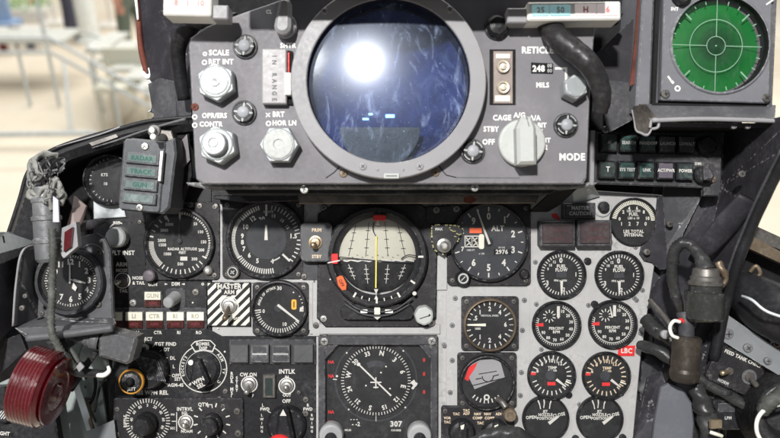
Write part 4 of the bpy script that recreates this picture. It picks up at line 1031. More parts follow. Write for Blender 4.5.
sub(T, T, 'ring', lambda b: b.lathe(602, 208, [(9, .5), (9, 2.5), (7.8, 3.2), (6.5, 3)], 'panelgrey', 28)); sub(T, T, 'cap', lambda b: b.lathe(602, 207, [(5.4, 2), (5.4, 8), (4.4, 9.4), (1, 9.8)], 'black', 24))
T = thing('red_label', 'little red label lettered LBC between the rpm and temperature dials', 'label', 626, 350.5, 0, 2)
sub(T, T, 'plate', lambda b: (b.prism([(618, 346), (634.5, 345), (634, 355.5), (617.5, 356)], .9, 1.8, 'red', .2), b.text('LBC', 626, 350.6, 5, 1.95, 'marks')))
single('paint_chip', 'small red paint chip above the dark red warning lights', 'paint mark', 555, 216, 0, lambda b: b.prism([(551, 214), (556, 213), (558, 216), (560, 220), (555, 219), (552, 217)], 1, 1.5, 'red', .1))

# --- small switch plates left and right of the horizon
T = thing('switch_plate', 'grey plate with one metal toggle between the airspeed dial and the horizon', 'switch plate', 317, 240, 0)
sub(T, T, 'mount', lambda b: b.prism(rrect(302, 258, 330, 280, 2), -1, 3, 'dark', .8))
sub(T, T, 'plate', lambda b: b.prism(rrect(302, 222, 333, 261, 5), 0, 14, 'midgrey', 1.2))
sub(T, T, 'lettering', lambda b: (b.text('PRIM', 318, 230, 3.4, 14.2, 'marks_tan'), b.text('STBY', 318, 256, 3.2, 14.2, 'marks_tan')))
toggle(T, 317, 242, 5, -.2, .3, False, 'brass', 8, 14, 'brass'); screw(T, 304.5, 276, 3, 3)
T = thing('switch_plate', 'dark rounded plate with flaking yellow edges and a push knob, right of the horizon', 'switch plate', 445, 240, 0)
sub(T, T, 'mount', lambda b: b.prism(rrect(426, 206, 462, 224, 2), 0, 6, 'black', .8))
yp = [(431, 226), (436, 224.5), (456, 225.5), (462, 229), (457, 240), (449, 252), (441, 254), (433, 249), (431, 240)]
sub(T, T, 'plate', lambda b: b.prism(yp, 0, 13, 'black_crackle', 1))
def yel(b):
    random.seed(3)
    for i in range(len(yp)):
        a, c = yp[i], yp[(i+1) % len(yp)]
        for k in range(5):
            if random.random() < .55: t0 = k/5; t1 = t0+random.uniform(.08, .17); b.bar(a[0]+(c[0]-a[0])*t0, a[1]+(c[1]-a[1])*t0, a[0]+(c[0]-a[0])*t1, a[1]+(c[1]-a[1])*t1, random.uniform(.8, 1.5), 13.1, 'dirtyyellow', .4)
    for x, y in ((448, 228), (451, 231), (455, 233), (453, 236), (449, 229.5)): b.bar(x, y, x+random.uniform(1, 4), y+random.uniform(-1, 2), .8, 13.1, 'dirtyyellow')
    b.text('MAX', 438, 229, 2.6, 13.1, 'marks_dim')
sub(T, T, 'yellow_edge', yel, 'flaked yellow paint')
sub(T, T, 'push_knob', lambda b: b.lathe(443, 245, [(7, 13), (7, 16), (4.5, 17), (4, 21), (2.5, 22), (1, 22)], 'steel', 24))
for x, y in ((436, 210), (456, 209)): screw(T, x, y, 3.6, 6)

# --- striped master arm plate
T = thing('master_arm_switch', 'black and cream striped MASTER ARM plate with a metal toggle', 'switch', 230, 303, 0)
def stripe(b):
    b.prism([(207.5, 282), (251, 282), (251, 326), (208, 326)], -1, 3, 'black', .6)
    x0, y0, x1, y1 = 208.5, 282.8, 250.2, 325
    c = x0+y0-2
    while c < x1+y1:
        # polygon between x+y=c and x+y=c+4.6
        pts = [(x0, y0), (x1, y0), (x1, y1), (x0, y1)]
        def cut(pts, val, keep_gt):
            out_ = []
            for i in range(len(pts)):
                a, b2 = pts[i], pts[(i+1) % len(pts)]; fa = a[0]+a[1]-val; fb = b2[0]+b2[1]-val
                if not keep_gt: fa, fb = -fa, -fb
                if fa >= 0: out_.append(a)
                if fa*fb < 0: t = fa/(fa-fb); out_.append((a[0]+(b2[0]-a[0])*t, a[1]+(b2[1]-a[1])*t))
            return out_
        q = cut(cut(pts, c, True), c+4.9, False)
        if q and len(q) > 2: b.flat(q, 3.15, 'cream')
        c += 9.6
    b.flat([(217, 283.5), (243, 283.5), (243, 289), (217, 289)], 3.22, 'black'); b.flat([(222, 289), (237, 289), (237, 295), (222, 295)], 3.22, 'black')
    b.text('MASTER', 230, 286.4, 4.8, 3.4, sx=1.05); b.text('ARM', 230, 292, 3.9, 3.4); b.text('SAFE', 238, 318, 2.6, 3.4)
sub(T, T, 'striped_plate', stripe)
toggle(T, 230, 305.5, 6, -.05, .75, True, 'bronze', 17, 3)

# --- armament panel (everything printed on it belongs to it)
T = thing('armament_panel', 'black weapons panel with selector knobs, station lamps and white lettering at lower left', 'control panel', 160, 330, 0)
AR = T
sub(T, T, 'plate', lambda b: b.prism([(108, 222), (146, 222), (146, 281), (207, 281), (207, 328), (222, 336), (316, 336), (316, 470), (112, 470), (116, 398), (112, 344), (106, 330)], -2, 1, 'black', .5))
def let(b):
    d = 1.15
    for t, x, y, s_ in (('BRT', 117, 223, 3), ('FLT INST', 123.5, 253, 4.4), ('ARM', 122, 264.5, 4.2), ('NOSE', 122, 270.5, 3.4), ('NOSE', 138, 278, 3.2), ('& TAIL', 139, 283, 3.2), ('TAIL', 124, 291, 3.2), ('GUN', 153, 284.5, 3.2), ('DIM', 176, 284, 3.6),
                        ('LO', 109, 332.5, 3), ('LI', 138, 332.5, 3.2), ('CTR', 158, 332.5, 3.2), ('RI', 179, 332.5, 3.2), ('RO', 199, 332.5, 3.2),
                        ('DIRECT', 145, 339, 3.4), ('TGT FIND', 166, 344, 3.6), ('DT', 167, 349.5, 3.4), ('DL', 173, 358, 3.4), ('L', 174, 366.5, 3.4), ('OFF', 176, 375.5, 3.4), ('SET', 178, 379, 3.2), ('AGM-45', 176, 385, 3.4), ('LABS WPN REL', 150, 392.5, 4.2),
                        ('CW ON', 248.5, 374.5, 3.6), ('F', 253, 395.5, 3), ('INTLK', 287, 371.5, 4.4), ('IN', 287, 377, 3), ('OUT', 287, 395, 3), ('OFF', 286.5, 401, 3.6),
                        ('L', 263, 405, 3), ('FWD', 265, 409, 3.2), ('R', 308, 405, 3), ('FWD', 308, 409, 3.2), ('L', 262, 415, 2.6), ('W', 262, 419, 2.6), ('I', 262, 423, 2.6), ('N', 262, 427, 2.6), ('G', 262, 431, 2.6),
                        ('R', 312, 415, 2.6), ('W', 312, 419, 2.6), ('I', 312, 423, 2.6), ('N', 312, 427, 2.6), ('G', 312, 431, 2.6)): b.text(t, x, y, s_, d)
    for i, ch in enumerate('RDR MSL'):
        if ch != ' ': b.text(ch, 232, 373.5+i*3.9, 3.4, d)
    for i, ch in enumerate('STBY'): b.text(ch, 237, 378+i*4, 3.2, d)
    for x0, y0, x1, y1 in ((153, 347, 156, 343), (158, 352.5, 162, 350), (163, 359, 168, 357.5), (166, 366.7, 170, 366.6), (166, 374, 171, 375.5), (164, 382, 168, 384), (268, 411, 272, 413), (305, 411, 301, 413)): b.bar(x0, y0, x1, y1, .8, d, 'marks')
    b.ring(119, 233, 9.6, 10.8, d, 'marks', -60, 20); b.ring(203, 284, .6, 1.4, d, 'marks'); b.disc(193, 302.5, .9, d, 'marks', 8); b.disc(218, 328.5, .9, d, 'marks', 8); b.disc(225, 351.5, 1, d, 'marks', 8)
    b.bar(165, 284, 168, 284, 2, d, 'marks', 0, .3); b.bar(185, 284, 182, 284, 2, d, 'marks', 0, .3)
sub(T, T, 'lettering', let)
sub(T, T, 'dimmer_knob', lambda b: b.lathe(120, 237, [(10, 1), (10, 12), (8.6, 14), (3, 14.4)], 'knobgrey', 30, nonround=lambda i, t: 1+.03*(i % 2)), 'grey dimmer knob above FLT INST')
toggle(T, 123, 280.5, 4.6, -.5, .2, True, 'steel', 6, 1, 'darksteel')
screw(T, 133.5, 302.5, 3.6, 1, 'steel'); screw(T, 196, 292, 3.6, 1); screw(T, 140, 222, 2.2, 1)
def lamp(x0, y0, x1, y1, t, lab=None):
    h = (y1-y0)*.53
    def f(b):
        b.prism(rrect(x0-1.2, y0-1.2, x1+1.2, y1+1.2, .8), .5, 2.6, 'dark', .5)
    o = sub(T, T, 'station_lamp', f, lab)
    sub(T, o, 'lens', lambda b: (b.prism([(x0, y0), (x1, y0), (x1, y0+h), (x0, y0+h)], 1, 5, 'cream', .4), b.text(t, (x0+x1)/2, y0+h/2, 4.3, 5.15, 'dustytext'),
                                 b.prism([(x0, y0+h+.2), (x1, y0+h+.2), (x1, y1), (x0, y1)], 1, 4.6, 'lampoff', .3), b.text('ARM', (x0+x1)/2, y0+h*1.42, 3.2, 4.8, 'reddim')))
sub(T, T, 'lamp_bezel', lambda b: b.prism(rrect(102, 307.5, 207.2, 329.6, 1.5), .5, 1.8, 'dark', .5))
lamp(146, 291.5, 162, 306.5, 'GUN', 'gun lamp, lower half unlit')
for t, x in (('LO', 106.5), ('LI', 127), ('CTR', 147.3), ('RI', 168), ('RO', 188)): lamp(x, 311.5, x+17, 327.5, t)
sub(T, T, 'dim_knob', lambda b: (b.prism(rrect(166, 288, 186, 308, 4), .5, 2, 'dark', .6), b.lathe3(b.L(176, 297, 1), Vector((-.18, -1, -.25)), [(0, 6.4), (16, 5.6), (18, 4.6), (18.2, 3)], 'knobgrey', 24)))
# weapon release selector with yellow and black jettison button
o = sub(T, T, 'release_selector', lambda b: (b.lathe(151, 368, [(19, 1), (18.6, 12), (17, 14), (16.5, 14)], 'black', 48, nonround=lambda i, t: 1+.02*(i % 2)),))
def selgrip(b):
    for i in range(12): b.bar(139+i*2.1, 352+i*.5, 150+i*1.8, 376+i*.2, 1.0, 14.9, 'dark', .8)
    b.lathe(145, 348, [(4.6, 1), (4.6, 3), (3, 3.2)], 'marks', 16); b.bar(145, 341, 145, 348, .9, 1.3, 'marks'); b.lathe(145, 348.5, [(2.2, 3), (2.2, 6), (.1, 7)], 'black', 12)
sub(T, o, 'ribs', selgrip)
o = sub(T, T, 'jettison_button', lambda b: b.lathe(139.5, 376.5, [(10.7, 10), (10.7, 24), (9.6, 25), (8, 25)], 'black', 36))
def yring(b):
    b.lathe(139.5, 376.5, [(12.0, 20), (12.4, 22), (12.2, 24.4), (11.4, 25.6), (10.6, 25)], 'amberring', 48, cap=False)
sub(T, o, 'ring', yring, 'worn orange-yellow ring')
sub(T, o, 'cap', lambda b: (b.lathe(139.5, 376.5, [(8.6, 24), (8.2, 26), (5, 26.8), (4, 24.5), (.1, 24)], 'dark', 24, nonround=lambda i, t: 1), b.text('JETT', 141, 383, 3, 27.2), b.text('PUSH', 138, 370, 2.4, 27.2, 'marks_dim', -10)))
# weapon select knob
def wsd(b):
    x, y = 203.5, 368.5
    b.ring(x, y, 23, 24, 1.2, 'marks'); b.ring(x, y, 17.6, 18.2, 1.2, 'marks_dim'); 
    b.flat([(191, 345), (195, 341), (203, 339.5), (211, 340), (216, 345), (213, 352), (204, 350), (195, 352)], 1.3, 'marks'); b.flat([(192, 345), (195.6, 342), (203, 340.5), (210.6, 341), (214.8, 345), (212.4, 350.6), (204, 349), (195.6, 350.6)], 1.4, 'black')
    b.text('BOMBS', 203, 343.8, 3.2, 1.6); b.text('DISP', 203.5, 348, 3.2, 1.6)
    for s_, a0 in (('ROCKETS', -108), ('ARM', 48), ('TV', 92)):
        for i, ch in enumerate(s_): a = a0+i*8.6; x0, y0 = clk(x, y, a, 20.6); b.text(ch, x0, y0, 2.9, 1.3, rot=a)
    for t, a in (('C', 130), ('B', 220), ('A', 196)): x0, y0 = clk(x, y, a, 20.4); b.text(t, x0, y0, 3, 1.3, rot=a-180)
o = sub(T, T, 'weapon_dial', wsd)
def wsk(b):
    b.lathe(203.5, 368.5, [(16.8, 1), (16.8, 5), (14, 7), (10, 7)], 'black', 40)
    b.prism([(198, 356), (204, 357), (213, 378), (208, 386), (202, 387), (194, 378)], 6, 19, 'black', 2.4)
    b.lathe(193, 361, [(2.7, 7), (2.6, 9), (.1, 9.8)], 'white', 14)
sub(T, o, 'knob', wsk); sub(T, o, 'knob_lettering', lambda b: (b.text('WPN', 203.3, 377, 4.1, 19.2, rot=-28), b.text('SEL', 205.6, 381.4, 4.1, 19.2, rot=-28)))
screw(T, 225.5, 391, 2.6, 1)
# interval panel
IP = thing('interval_panel', 'lower left sub-panel with interval dial, INTRVL toggle and QTY knob', 'control panel', 178, 420, 0)
sub(IP, IP, 'plate', lambda b: b.prism(rrect(115, 397, 244, 470, 3), 0, 4.5, 'black_crackle', .7))
def ipl(b):
    d = 4.7
    b.ticks(149, 420, 18.5, 22.5, -150, 150, 40, .9, d); 
    for i in range(11): x0, y0 = clk(149, 420, -140+i*28, 15.8); b.text(str((i*20) % 100 or 5), x0, y0, 2.8, d, rot=-140+i*28)
    b.text('INTRVL', 186, 408, 3.6, d); b.text('SGL', 186, 412, 2.8, d); b.text('NORM', 188, 430, 3, d); b.text('QTY', 204, 403.5, 3.6, d); b.bar(207.5, 403.5, 213, 403.5, .8, d, 'marks'); b.bar(213, 403, 213.4, 407, .8, d, 'marks')
    b.bar(178, 411, 178, 430, .8, d, 'marks'); b.bar(173, 420, 178, 420, .8, d, 'marks'); b.text('ms', 174, 413, 2.6, d)
    b.text('RIPPLE', 127, 420, 3.2, d, rot=-90); b.text('SEC', 174, 427, 2.4, d)
    b.ticks(213, 420, 14.5, 18.5, -160, 160, 12, 1.3, d)
sub(IP, IP, 'lettering', ipl)
o = sub(IP, IP, 'interval_knob', lambda b: b.lathe(149, 421, [(10.5, 4), (10.5, 12), (9, 14), (8.8, 22), (7.5, 24), (2, 24.4)], 'black', 40, nonround=lambda i, t: 1+.05*(i % 2)))
o = sub(IP, IP, 'quantity_knob', lambda b: (b.lathe(213, 422, [(11, 4), (11, 10), (9.5, 12)], 'black', 12), b.lathe(213, 422, [(8.5, 12), (8.2, 20), (6.5, 21.5)], 'black', 30)))
toggle(IP, 187, 421, 4.2, .1, .1, True, 'steel', 7, 4.5)
for x, y in ((119, 408), (119, 433), (224, 405), (238, 410), (239, 432)): screw(IP, x, y, 3.4 if x > 230 else 2.5, 4.6, 'darksteel')
# dark indicator blocks
BX = thing('indicator_row', 'row of four dark square indicator blocks under the angle of attack dial', 'indicator lights', 273, 350, 0)
sub(BX, BX, 'bezel', lambda b: b.prism([(230, 339), (314, 339), (316, 344), (316, 364), (230, 364)], .5, 3, 'dark', .6))
for i, x in enumerate((231.5, 252, 273, 294.5)):
    wd = 18 if i != 3 else 19.5
    def f(b):
        b.prism(rrect(x, 343.5, x+wd, 361.5, .6), 2, 8, 'blockgrey', .9)
        if i in (1, 2): b.flat([(x+1.6, 352), (x+wd-1.6, 352), (x+wd-1.6, 353.2), (x+1.6, 353.2)], 8.1, 'marks_dim'); b.flat([(x+1.5, 345), (x+wd-1.5, 345), (x+wd-1.5, 351.6), (x+1.5, 351.6)], 8.08, 'dark'); b.flat([(x+1.5, 354), (x+wd-1.5, 354), (x+wd-1.5, 360), (x+1.5, 360)], 8.08, 'dark')
        else:
            for q in range(6): b.bar(x+2.5+q*2.6, 345.5, x+2.5+q*2.6, 360, .4, 8.1, 'midgrey')
    sub(BX, BX, 'lens', f)
toggle(T, 249.5, 384, 5, -.12, .9, True, 'steel', 9, 1)
toggle(T, 287, 385.5, 5, 0, 0.05, True, 'steel', 4, 1)
sub(T, T, 'framed_window', lambda b: (b.prism(rrect(263.5, 373.5, 276, 397, .8), 0, 5, 'darksteel', .8), b.prism([(266, 377), (273.4, 377), (273.4, 394.5), (266, 394.5)], 4, 5.3, 'lampgreen', .2)))
o = sub(T, T, 'tank_selector', lambda b: b.lathe(287, 424, [(20, 1), (19.6, 5), (17.6, 8), (16, 9)], 'black', 44))
sub(T, o, 'grip', lambda b: (b.prism([(281, 406), (286, 402), (291, 406), (296, 430), (296, 460), (278, 460), (278, 430)], 8, 22, 'black', 3), b.flat([(286.3, 403.6), (289.6, 410), (283, 410)], 22.3, 'marks')))
sub(T, T, 'red_tip', lambda b: b.lathe(283, 441, [(13, 20), (13, 26), (10, 30), (.1, 31)], 'red', 30, True), 'red knob tip')

# --- navigation selector under the attitude gauge
T = thing('navigation_selector', 'dark selector panel lettered TAC and NAV COMP under the small attitude ball', 'control panel', 480, 425, 0)
sub(T, T, 'plate', lambda b: b.prism(rrect(441, 405, 514, 470, 3), 0, 4, 'black_crackle', .8))
sub(T, T, 'lettering', lambda b: [b.text(t, x, y, 2.6, 4.2, 'marks_tan') for t, x, y in (('TAC', 456, 413), ('TAC', 466, 409.5), ('ADF', 466, 412.6), ('NAV', 477, 413), ('NAV', 487, 413), ('ADI', 498, 413), ('COMP', 477, 417), ('COMP', 489, 417), ('VOR', 447, 417), ('TAC', 447, 421), ('TAC', 480, 422))])
for x, y in ((461, 430), (494, 430)):
    o = sub(T, T, 'selector_knob', lambda b: b.lathe(x, y, [(13, 4), (13, 9), (11, 13), (8, 14)], 'black', 36, nonround=lambda i, t: 1+.03*(i % 2)))
    sub(T, o, 'pointer', lambda b: (b.prism([(x-3.5, y-11), (x+2, y-13), (x+5, y-6), (x+4, y+12), (x-4, y+12)], 13, 19, 'black', 1.6), b.flat([(x-2.4, y-9.5), (x+1.6, y-11), (x+.6, y-6), (x-1.8, y-6)], 19.2, 'cream')))
for x, y in ((445, 410), (508, 410)): screw(T, x, y, 2.6, 4.2)
single('braided_cable', 'dark braided cable end poking up at the bottom edge below the small attitude ball', 'cable', 500, 440, 30, lambda b: b.tube([(470, 446, 40), (482, 438, 44), (500, 433, 46), (518, 434, 46), (534, 442, 42)], [5, 6, 6.5, 6, 5], 'rubbercon', 12, sub=8, braid=.12))

# ================================================================== optical gunsight on top of the panel
SD = 110
T = thing('gunsight', 'large grey optical gunsight box with a dark blue round lens and white knobs', 'gunsight', 390, 110, SD)
ST = T
fp = [(188.5, 46), (190, 38), (206, 26.5), (242, 13), (277, 1), (300, -10), (480, -10), (604, -14), (594, 40), (590, 100), (587, 178), (583, 184), (202, 184), (196, 179), (195, 170)]
sub(T, T, 'housing', lambda b: b.prism([(192, 48), (194, 40), (244, 16), (300, -6), (480, -6), (598, -6), (586, 176), (200, 176)], -100, -46, 'dark', 1))
sub(T, T, 'lens_tube', lambda b: ringwall(b, 388.5, 84, 84, -2, -46, 'void'))
sub(T, T, 'front_plate', lambda b: b.hole_plate(fp, 388.5, 84, 88, -6, 0, 'sight', 1.4))
def bez(b):
    cx, cy = 388.5, 84; n = 96
    prof = [(95.8, -1), (95.8, 13), (94.8, 14.2), (81, 14.8), (80, 14), (79.2, -16)]
    for j in range(len(prof)-1):
        vs_ = []
        for r_, d in (prof[j], prof[j+1]):
            for i in range(n): px, py = clk(cx, cy, 360*i/n, r_); vs_.append(b.L(px, py, d))
        b.add(vs_, [(i, (i+1) % n, n+(i+1) % n, n+i) for i in range(n)], 'bezelgrey' if j < 4 else 'black', True)
sub(T, T, 'lens_bezel', bez)
def dome(b):
    cx, cy = 388.5, 84; prof = []
    Rr = 350; r0 = 79.0
    for i in range(15): r_ = r0*(1-i/14)+.01; prof.append((r_, 7+math.sqrt(Rr*Rr-r_*r_)-math.sqrt(Rr*Rr-r0*r0)))
    b.lathe(cx, cy, prof, 'sight_glass', 96, True)
sub(T, T, 'lens', dome)
def inner(b):
    cx, cy = 388.5, 84; prof = []
    for i in range(13): r_ = 79*(1-i/12)+.01; prof.append((r_, -16-26*math.cos(r_/79*math.pi/2)))
    b.lathe(cx, cy, prof, 'coated_blue', 64, True)
sub(T, T, 'inner_reflector', inner)
def gd(b):
    pts = [clk(378, 139, -80+i*16, 39 if abs(i) else 39) for i in range(0)]
    b.prism([clk(380, 126, 90+i*9, 41) for i in range(21)], -9, -7.5, 'green_dim', .4)
sub(T, T, 'lower_mirror', gd, 'dull green half-round mirror in the lens')
for x, y, a, c in ((365.5, 118.5, 3.2, 1.1), (370.5, 113.6, 2.2, 1.0), (390, 115.5, 4.6, 1.7)):
    sub(T, T, 'lens_glint', lambda b: b.prism(rrect(x-a, y-c, x+a, y+c, .8), -4, -3, 'blueglint', .2))  # glowing bars put in for small blue reflections in the lens
def smud(b):
    for (x, y, l, a) in ((353, 90, 8, 20), (355, 97, 9, -10), (352, 86, 5, 60), (357, 102, 5, 30)):
        x0, y0 = clk(x, y, a, l/2); x1, y1 = clk(x, y, a+180, l/2); b.bar(x0, y0, x1, y1, 2.6, 16.5-.0013*((x-388)**2+(y-84)**2)+7.2, 'smudge', 0, 1.2)
for x, y, r_ in ((326, 16, 3.4), (448.5, 14.5, 3.6), (363.5, 167.5, 3.8), (419, 167.5, 3.8), (378, 171, 1.6), (403, 171, 1.6)): screw(T, x, y, r_, 14.3, 'bezelgrey')
sub(T, T, 'name_tab', lambda b: (b.prism(rrect(384, 174.5, 399, 179.5, .6), 13, 16, 'knobwhite', .4), b.bar(386, 177, 397, 177, .9, 16.2, 'dark')))
screw(T, 195, 107, 3.8, 0, 'rustred'); screw(T, 343.5, 173.5, 4, 0, 'bronze'); screw(T, 435.5, 172.5, 4, 0, 'bronze')
sub(T, T, 'seam_line', lambda b: (b.bar(326, 178, 334, 172.5, .9, .3, 'void'), b.bar(334, 172.5, 341, 165, .9, .3, 'void')))
sub(T, T, 'seam_line', lambda b: (b.bar(438, 165, 446, 175, 1, .3, 'void'), b.bar(446, 175, 456, 177.5, 1, .3, 'void'), b.bar(456, 177.5, 520, 178, .8, .3, 'midgrey')))
def lets(b):
    d = .25
    for t, x, y, s_ in (('SCALE', 219, 53, 5.4), ('RET INT', 221, 62, 5.2), ('SHTR', 288, 45.8, 5.0), ('CL', 269, 12, 3.8), ('O', 281, 11.5, 3.6), ('OPR/ERS', 214.5, 115.8, 5.0), ('CONTR', 211, 124.4, 5.0), ('BRT', 278.5, 114.6, 5.2), ('HOR LN', 284.5, 123.2, 5.0),
                        ('RETICLE', 537.5, 50.5, 6.6), ('MILS', 542.5, 85.3, 5.0), ('CAGE', 502, 118, 5.4), ('A/G', 519.5, 115.4, 5.2), ('A/A', 535, 118.2, 5.2), ('BIT', 542, 125.5, 4.8), ('1', 542, 132, 5), ('STBY', 491, 129.3, 5.2), ('OFF', 488.5, 142.2, 5.4), ('BIT', 546, 140.6, 4.8), ('2', 546, 147.5, 5), ('MODE', 572, 157.3, 7.0)):
        b.text(t, x, y, s_, d, 'white')
    for x, y in ((204.5, 62.5), (194.8, 117), (194.8, 125.2), (268.5, 123.5)): b.ring(x, y, 1.5, 2.7, d, 'white', n=16)
    b.ring(205, 54, 1, 2.2, d, 'white', n=12); b.bar(266, 113, 270, 117, 1, d, 'white'); b.bar(266, 117, 270, 113, 1, d, 'white')
    b.bar(555, 68.5, 565, 68.5, 2.2, d, 'white'); b.bar(566, 67.4, 566, 80, 2.2, d, 'white')
sub(T, T, 'lettering', lets)
for x, y in ((245.5, 47), (244.5, 113), (472.5, 151.5), (565.5, 125.5)):
    def pl(b): b.lathe(x, y, [(12.4, -1), (12.4, 1.4), (11.4, 2.2), (10.6, 2.2)], 'dark', 36); b.lathe(x, y, [(10.4, 1), (10.4, 4), (9, 5.6), (8.4, 5.6)], 'black', 36)
    o = sub(T, T, 'press_lamp', pl)
    def pc2(b):
        b.lathe(x, y, [(6.2, 4), (6.0, 6.2), (4.6, 7.2), (.1, 7.6)], 'lampcap', 24, True)
        for a in (0, 90, 180, 270): b.bar(*clk(x, y, a+6, 6), *clk(x, y, a+6, 9.4), 2.2, 5.9, 'marks_dim', 0, 1.2)
        b.ring(x, y, 8.8, 9.8, 5.8, 'marks_dim', 20, 70); b.ring(x, y, 8.8, 9.8, 5.8, 'marks_dim', 200, 250)
    sub(T, o, 'cap', pc2)
o = sub(T, T, 'press_lamp', lambda b: (b.lathe(496.5, 28, [(12.4, -1), (12.4, 2), (11, 3)], 'dark', 36), b.lathe(496.5, 28, [(10.6, 2), (10.6, 7), (8, 10), (3, 11)], 'black', 36, nonround=lambda i, t: 1+.03*((i//3) % 2))), 'all black press lamp')
def hexk(x, y, r_, rot, cap='hexmetal', tilt=(0, 0), big=True):
    def f(b):
        ax = Vector((tilt[0], -1, tilt[1])).normalized()
        u0 = R(rot)
        def nr(i, t): 
            a = (2*math.pi*i/60+u0) % (math.pi/3)-math.pi/6; return math.cos(math.pi/6)/math.cos(a)
        b.lathe3(b.L(x, y, 0), ax, [(0, r_*b.k*.9), (2, r_*b.k*1.0), (11, r_*b.k), (13, r_*b.k*.93)], 'hexmetal', 60, nonround=nr)
        b.lathe3(b.L(x, y, 0)+ax*13.05, ax, [(0, r_*b.k*.82), (.5, r_*b.k*.80), (.9, r_*b.k*.74)], 'hexmetal', 40)
    o = sub(T, T, 'hex_knob', f)
    def c(b):
        ax = Vector((tilt[0], -1, tilt[1])).normalized()
        if big == 1: b.lathe3(b.L(x, y, 0)+ax*13.6, ax, [(0, 12*b.k), (7, 11.6*b.k), (8, 10.6*b.k), (8.1, 4.5), (7.0, 4), (7.0, 3.2), (8, 3), (8, .1)], 'hexmetal', 32)
        elif big == 2: b.lathe3(b.L(x, y, 0)+ax*13.4, ax, [(0, 14*b.k), (1.6, 13.5*b.k), (1.8, 4.4), (.6, 4), (.6, .1)], 'knobwhite', 32)
        else: b.lathe3(b.L(x, y, 0)+ax*13.4, ax, [(0, 13*b.k), (1.6, 12.4*b.k), (1.8, 4.2), (3, 4), (3, 2.4), (2.6, .1)], 'hexmetal', 32)
    if big: sub(T, o, 'cap', c)
hexk(219, 84.5, 19.6, 25, big=3); hexk(221.5, 146.5, 19.6, 22, tilt=(-.08, .04), big=1); hexk(281, 146, 19.6, 0, big=2)
hexk(570.5, 91.5, 13, 12, tilt=(.1, .15), big=0)
# shutter lever
def shl(b):
    b.lathe(286.5, 27, [(11, 0), (11, 6), (10, 7)], 'knobgrey', 32)
    b.lathe(286.5, 31, [(9.5, 6), (9.5, 9), (8.5, 10)], 'bezelgrey', 32)
    pts = [clk(285.5, 31, 90+i*15, 8.2) for i in range(13)]+[clk(287.5, 10, 270+i*15, 6) for i in range(13)]
    b.prism(pts, 9, 20, 'bezelgrey', 3)
sub(T, T, 'shutter_lever', shl)
# IN RANGE lamp
def inr(b):
    b.prism(rrect(263.5, 51, 288, 105.5, 1.2), -1, 9, 'inrange', 1.2)
    for i, ch in enumerate('IN RANGE'):
        if ch != ' ': b.text(ch, 275.8, 58.5+i*6.1, 4.6, 9.2, 'midgrey', 90)
o = sub(T, T, 'in_range_lamp', inr)
sub(T, o, 'cover', lambda b: (b.prism([(288.2, 51), (293, 52), (293, 105), (288.2, 105)], -1, 3, 'void'), b.prism([(288.6, 54), (290.4, 54), (290.4, 74), (288.6, 74)], 2, 6, 'red', .3), b.prism(rrect(286.6, 75, 292.6, 97, .8), 3, 11, 'white', .7)))
# lamp pair
def lpair(b):
    b.prism([(489.5, 49.5), (515.5, 49.5), (515.5, 105), (489.5, 105)], -1, .5, 'void')
    b.prism([(493, 51.5), (512.5, 51.5), (512.5, 104), (493, 104)], -1, 2.2, 'bronzeplate', .5)
    b.prism(rrect(495.5, 54.5, 509.5, 59, .6), 2, 2.8, 'cream'); b.prism(rrect(494.5, 96, 509.5, 102, .6), 2, 2.8, 'cream')
o = sub(T, T, 'fuse_plate', lpair)
for y in (67.5, 88): sub(T, o, 'fuse_cap', lambda b: b.lathe(502.5, y, [(6.6, 2), (6.6, 4.6), (5.8, 5.4), (4.2, 5.2), (4.2, 3.4), (3, 3.4), (3, 6), (.1, 6.2)], 'brasslight', 28))
o = sub(T, T, 'mils_counter', lambda b: b.prism([(531, 62.5), (553, 63.5), (553, 74), (531, 73.5)], -.5, .35, 'void'))
sub(T, o, 'digits', lambda b: (b.text('248', 538.5, 69, 6.2, .7, 'white'), b.text('00', 549.5, 66, 3.6, .7, 'marks_dim'), b.text('00', 549.5, 71, 3.6, .7, 'marks_dim')))
# mode knob
def mk(b):
    b.lathe(521, 143.5, [(23.5, 0), (23.5, 5), (22.5, 6.5), (21, 6.8)], 'knobwhite', 48)
o = sub(T, T, 'mode_knob', mk)
sub(T, o, 'pointer_grip', lambda b: b.prism([(517, 120), (527, 120), (531, 131), (531.5, 166), (513, 166.5), (512, 131)], 6, 24, 'knobwhite', 3))
sub(T, o, 'index_line', lambda b: b.bar(521.5, 121, 524, 130, 1, 24.1, 'midgrey', .3))
# unseen bar added above the front plate, shaped to shade its top
T = thing('shade_bar', 'unseen black bar added over the gunsight to cast shade on its top', 'hood', 395, -30, 160)
sub(T, T, 'blocker', lambda b: b.prism([(250, -60), (606, -60), (606, -4.5), (380, -5), (250, -6)], -10, 0, 'leather', 1.5))
sub(T, T, 'side_blocker', lambda b: b.prism([(230, -60), (250, -60), (250, -6), (240, -6), (230, -6)], -10, -1, 'leather', 1.5))
